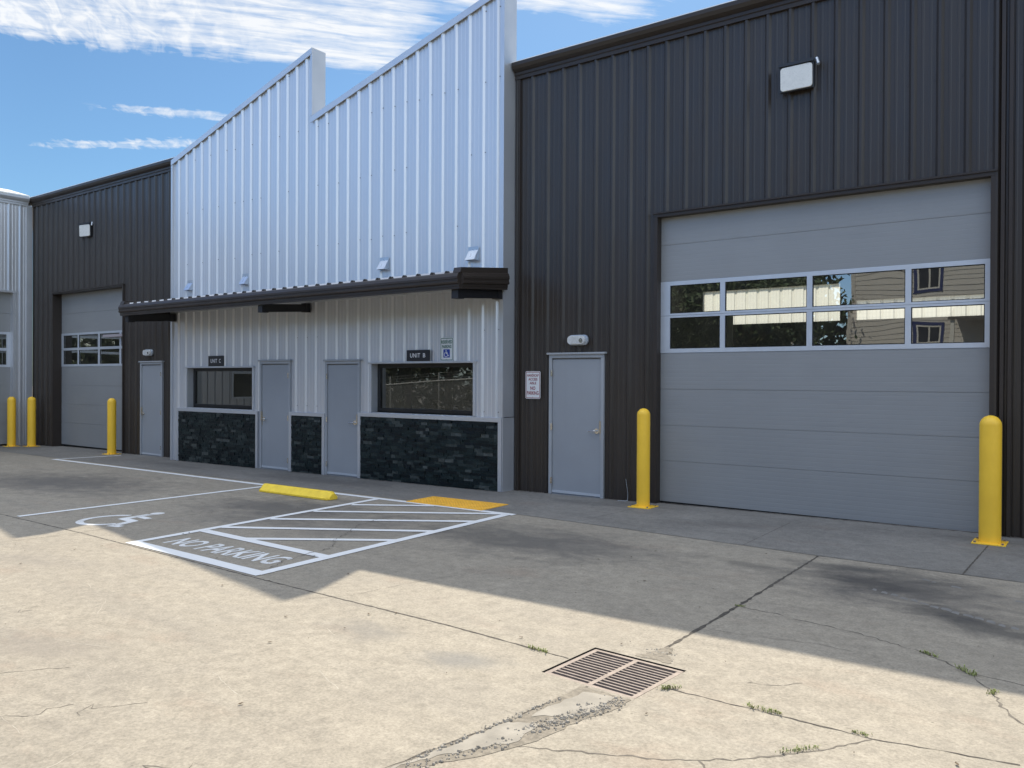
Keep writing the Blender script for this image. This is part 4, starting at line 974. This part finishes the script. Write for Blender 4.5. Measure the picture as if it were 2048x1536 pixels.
# ------------------------------------------------------------------ sky, sun
SUN = Vector((-.305, .769, 1.)).normalized()
EL = math.asin(SUN.z); AZ = math.atan2(SUN.x, SUN.y)
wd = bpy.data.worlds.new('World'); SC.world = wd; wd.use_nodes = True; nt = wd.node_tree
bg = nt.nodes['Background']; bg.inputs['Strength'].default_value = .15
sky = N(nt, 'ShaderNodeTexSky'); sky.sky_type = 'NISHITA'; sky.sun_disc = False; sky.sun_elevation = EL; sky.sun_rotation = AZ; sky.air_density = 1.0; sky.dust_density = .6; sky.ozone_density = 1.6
tc = N(nt, 'ShaderNodeTexCoord'); sx = N(nt, 'ShaderNodeSeparateXYZ'); L(nt, tc.outputs['Generated'], sx.inputs[0])
zc = math_(nt, 'MAXIMUM', sx.outputs[2], .02)
px = math_(nt, 'DIVIDE', sx.outputs[0], zc); py = math_(nt, 'DIVIDE', sx.outputs[1], zc)
# n runs across the cirrus bands, s along them (plane of the cloud layer)
nn = math_(nt, 'SUBTRACT', math_(nt, 'MULTIPLY', px, .78), math_(nt, 'MULTIPLY', py, .63)); ss = math_(nt, 'ADD', math_(nt, 'MULTIPLY', px, .63), math_(nt, 'MULTIPLY', py, .78))
def cv(ks, kn, off=0.):
    c_ = N(nt, 'ShaderNodeCombineXYZ'); L(nt, math_(nt, 'MULTIPLY', ss, ks), c_.inputs[0]); L(nt, math_(nt, 'MULTIPLY', nn, kn), c_.inputs[1]); c_.inputs[2].default_value = off; return c_.outputs[0]
fib = noise(nt, cv(1.6, 7.5), 2.2, 10, .66, .35)
rip = noise(nt, cv(8.5, 3.2, 3.), 2.0, 6, .58, .7)
warp = math_(nt, 'MULTIPLY', math_(nt, 'SUBTRACT', noise(nt, cv(1.5, 1.5, 8.), 1.5, 5, .6), .5), .28)
nw = math_(nt, 'ADD', nn, warp)
def band(lo0, lo1, hi0, hi1, src=nw):
    a = N(nt, 'ShaderNodeMapRange', i_1=lo0, i_2=lo1, i_3=0., i_4=1.); a.interpolation_type = 'SMOOTHSTEP'; L(nt, src, a.inputs[0])
    b_ = N(nt, 'ShaderNodeMapRange', i_1=hi0, i_2=hi1, i_3=1., i_4=0.); b_.interpolation_type = 'SMOOTHSTEP'; L(nt, src, b_.inputs[0])
    return math_(nt, 'MULTIPLY', a.outputs[0], b_.outputs[0])
main = math_(nt, 'MULTIPLY', band(-2.78, -2.58, -2.05, -1.75), band(-3.2, -1.6, .22, .55, ss))
sec = math_(nt, 'MULTIPLY', band(-3.42, -3.34, -3.30, -3.22), band(-.85, -.45, -.12, .15, ss))
nd = math_(nt, 'SUBTRACT', nw, math_(nt, 'MULTIPLY', ss, .36))
thr = math_(nt, 'MULTIPLY', band(-3.64, -3.55, -3.51, -3.41, nd), band(-1.25, -.85, -.35, .0, ss))
wis = math_(nt, 'MULTIPLY', band(-2.2, -2.1, -1.95, -1.85), band(.35, .5, .8, 1.05, ss))
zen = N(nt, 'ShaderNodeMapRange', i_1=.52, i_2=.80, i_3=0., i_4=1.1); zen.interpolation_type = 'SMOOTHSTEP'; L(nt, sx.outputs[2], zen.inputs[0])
fill_cloud = math_(nt, 'ADD', zen.outputs[0], math_(nt, 'ADD', math_(nt, 'MULTIPLY', band(-1.7, -1.2, 8., 12.), .2), math_(nt, 'MULTIPLY', band(.45, .85, 5., 6., sx.outputs[0]), .55)))  # unseen cloud overhead and at the right, added as fill for the shade
tot = math_(nt, 'ADD', math_(nt, 'ADD', main, math_(nt, 'MULTIPLY', sec, .78)), math_(nt, 'ADD', math_(nt, 'ADD', math_(nt, 'MULTIPLY', thr, .76), math_(nt, 'MULTIPLY', wis, .85)), fill_cloud))
fibc = ramp(nt, fib, [(.36, 0.), (.66, 1.)]).outputs[0]; ripc = ramp(nt, rip, [(.40, 0.), (.62, 1.)]).outputs[0]
left = N(nt, 'ShaderNodeMapRange', i_1=-.05, i_2=-.45, i_3=.1, i_4=.55); L(nt, ss, left.inputs[0])
tex = mixc(nt, left.outputs[0], fibc, ripc)
den = N(nt, 'ShaderNodeMapRange', i_1=.46, i_2=1.0, i_3=0., i_4=1.)
L(nt, math_(nt, 'ADD', math_(nt, 'MULTIPLY', tot, .62), math_(nt, 'MULTIPLY', tex, .52)), den.inputs[0])
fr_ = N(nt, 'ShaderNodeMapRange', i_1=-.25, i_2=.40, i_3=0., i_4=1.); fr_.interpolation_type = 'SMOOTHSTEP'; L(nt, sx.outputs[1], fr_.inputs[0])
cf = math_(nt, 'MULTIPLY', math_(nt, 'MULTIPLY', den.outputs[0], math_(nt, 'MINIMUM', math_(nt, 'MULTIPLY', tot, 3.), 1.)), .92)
side = N(nt, 'ShaderNodeMapRange', i_1=.05, i_2=.70, i_3=0., i_4=1.); side.interpolation_type = 'SMOOTHSTEP'; L(nt, sx.outputs[0], side.inputs[0])      # unseen brighter sky at the right, added to lighten the rib flanks
skyc = mixc(nt, 1., sky.outputs[0], mixc(nt, fr_.outputs[0], mixc(nt, side.outputs[0], (.66, .80, .98), (1.45, 1.42, 1.40)), (.25, .345, .40)), 'MULTIPLY')  # sky tint: dimmed ahead, kept stronger behind to fill the shade
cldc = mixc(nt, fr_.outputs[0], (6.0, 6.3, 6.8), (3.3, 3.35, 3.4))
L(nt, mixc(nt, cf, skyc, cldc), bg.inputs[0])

sl_ = bpy.data.lights.new('sun', 'SUN'); sl_.energy = 3.0; sl_.angle = R(.53); sl_.color = (1., .91, .76)
so = bpy.data.objects.new('sun', sl_); COL.objects.link(so); so.rotation_euler = (-SUN).to_track_quat('-Z', 'Y').to_euler(); so.location = SUN * 40

# ------------------------------------------------------------------ camera
cam = bpy.data.cameras.new('camera'); co = bpy.data.objects.new('camera', cam); COL.objects.link(co)
cam.sensor_width = 36; cam.lens = 28.5108; cam.clip_start = .05; cam.clip_end = 3000
rot = Matrix(((.8084046603536097, -.006854996251463451, .5885872188086972), (.5886053054036546, .0008023329022957856, -.8084201572898738), (.005069474256308592, .9999761823605131, .004683496819504502)))
co.matrix_world = Matrix.Translation((8.0041, -11.1840, 1.87)) @ rot.to_4x4()
SC.camera = co
SC.view_settings.view_transform = 'Standard'; SC.view_settings.look = 'None'; SC.view_settings.exposure = 1.0; SC.view_settings.gamma = 1
SC.cycles.max_bounces = 10; SC.cycles.transparent_max_bounces = 12
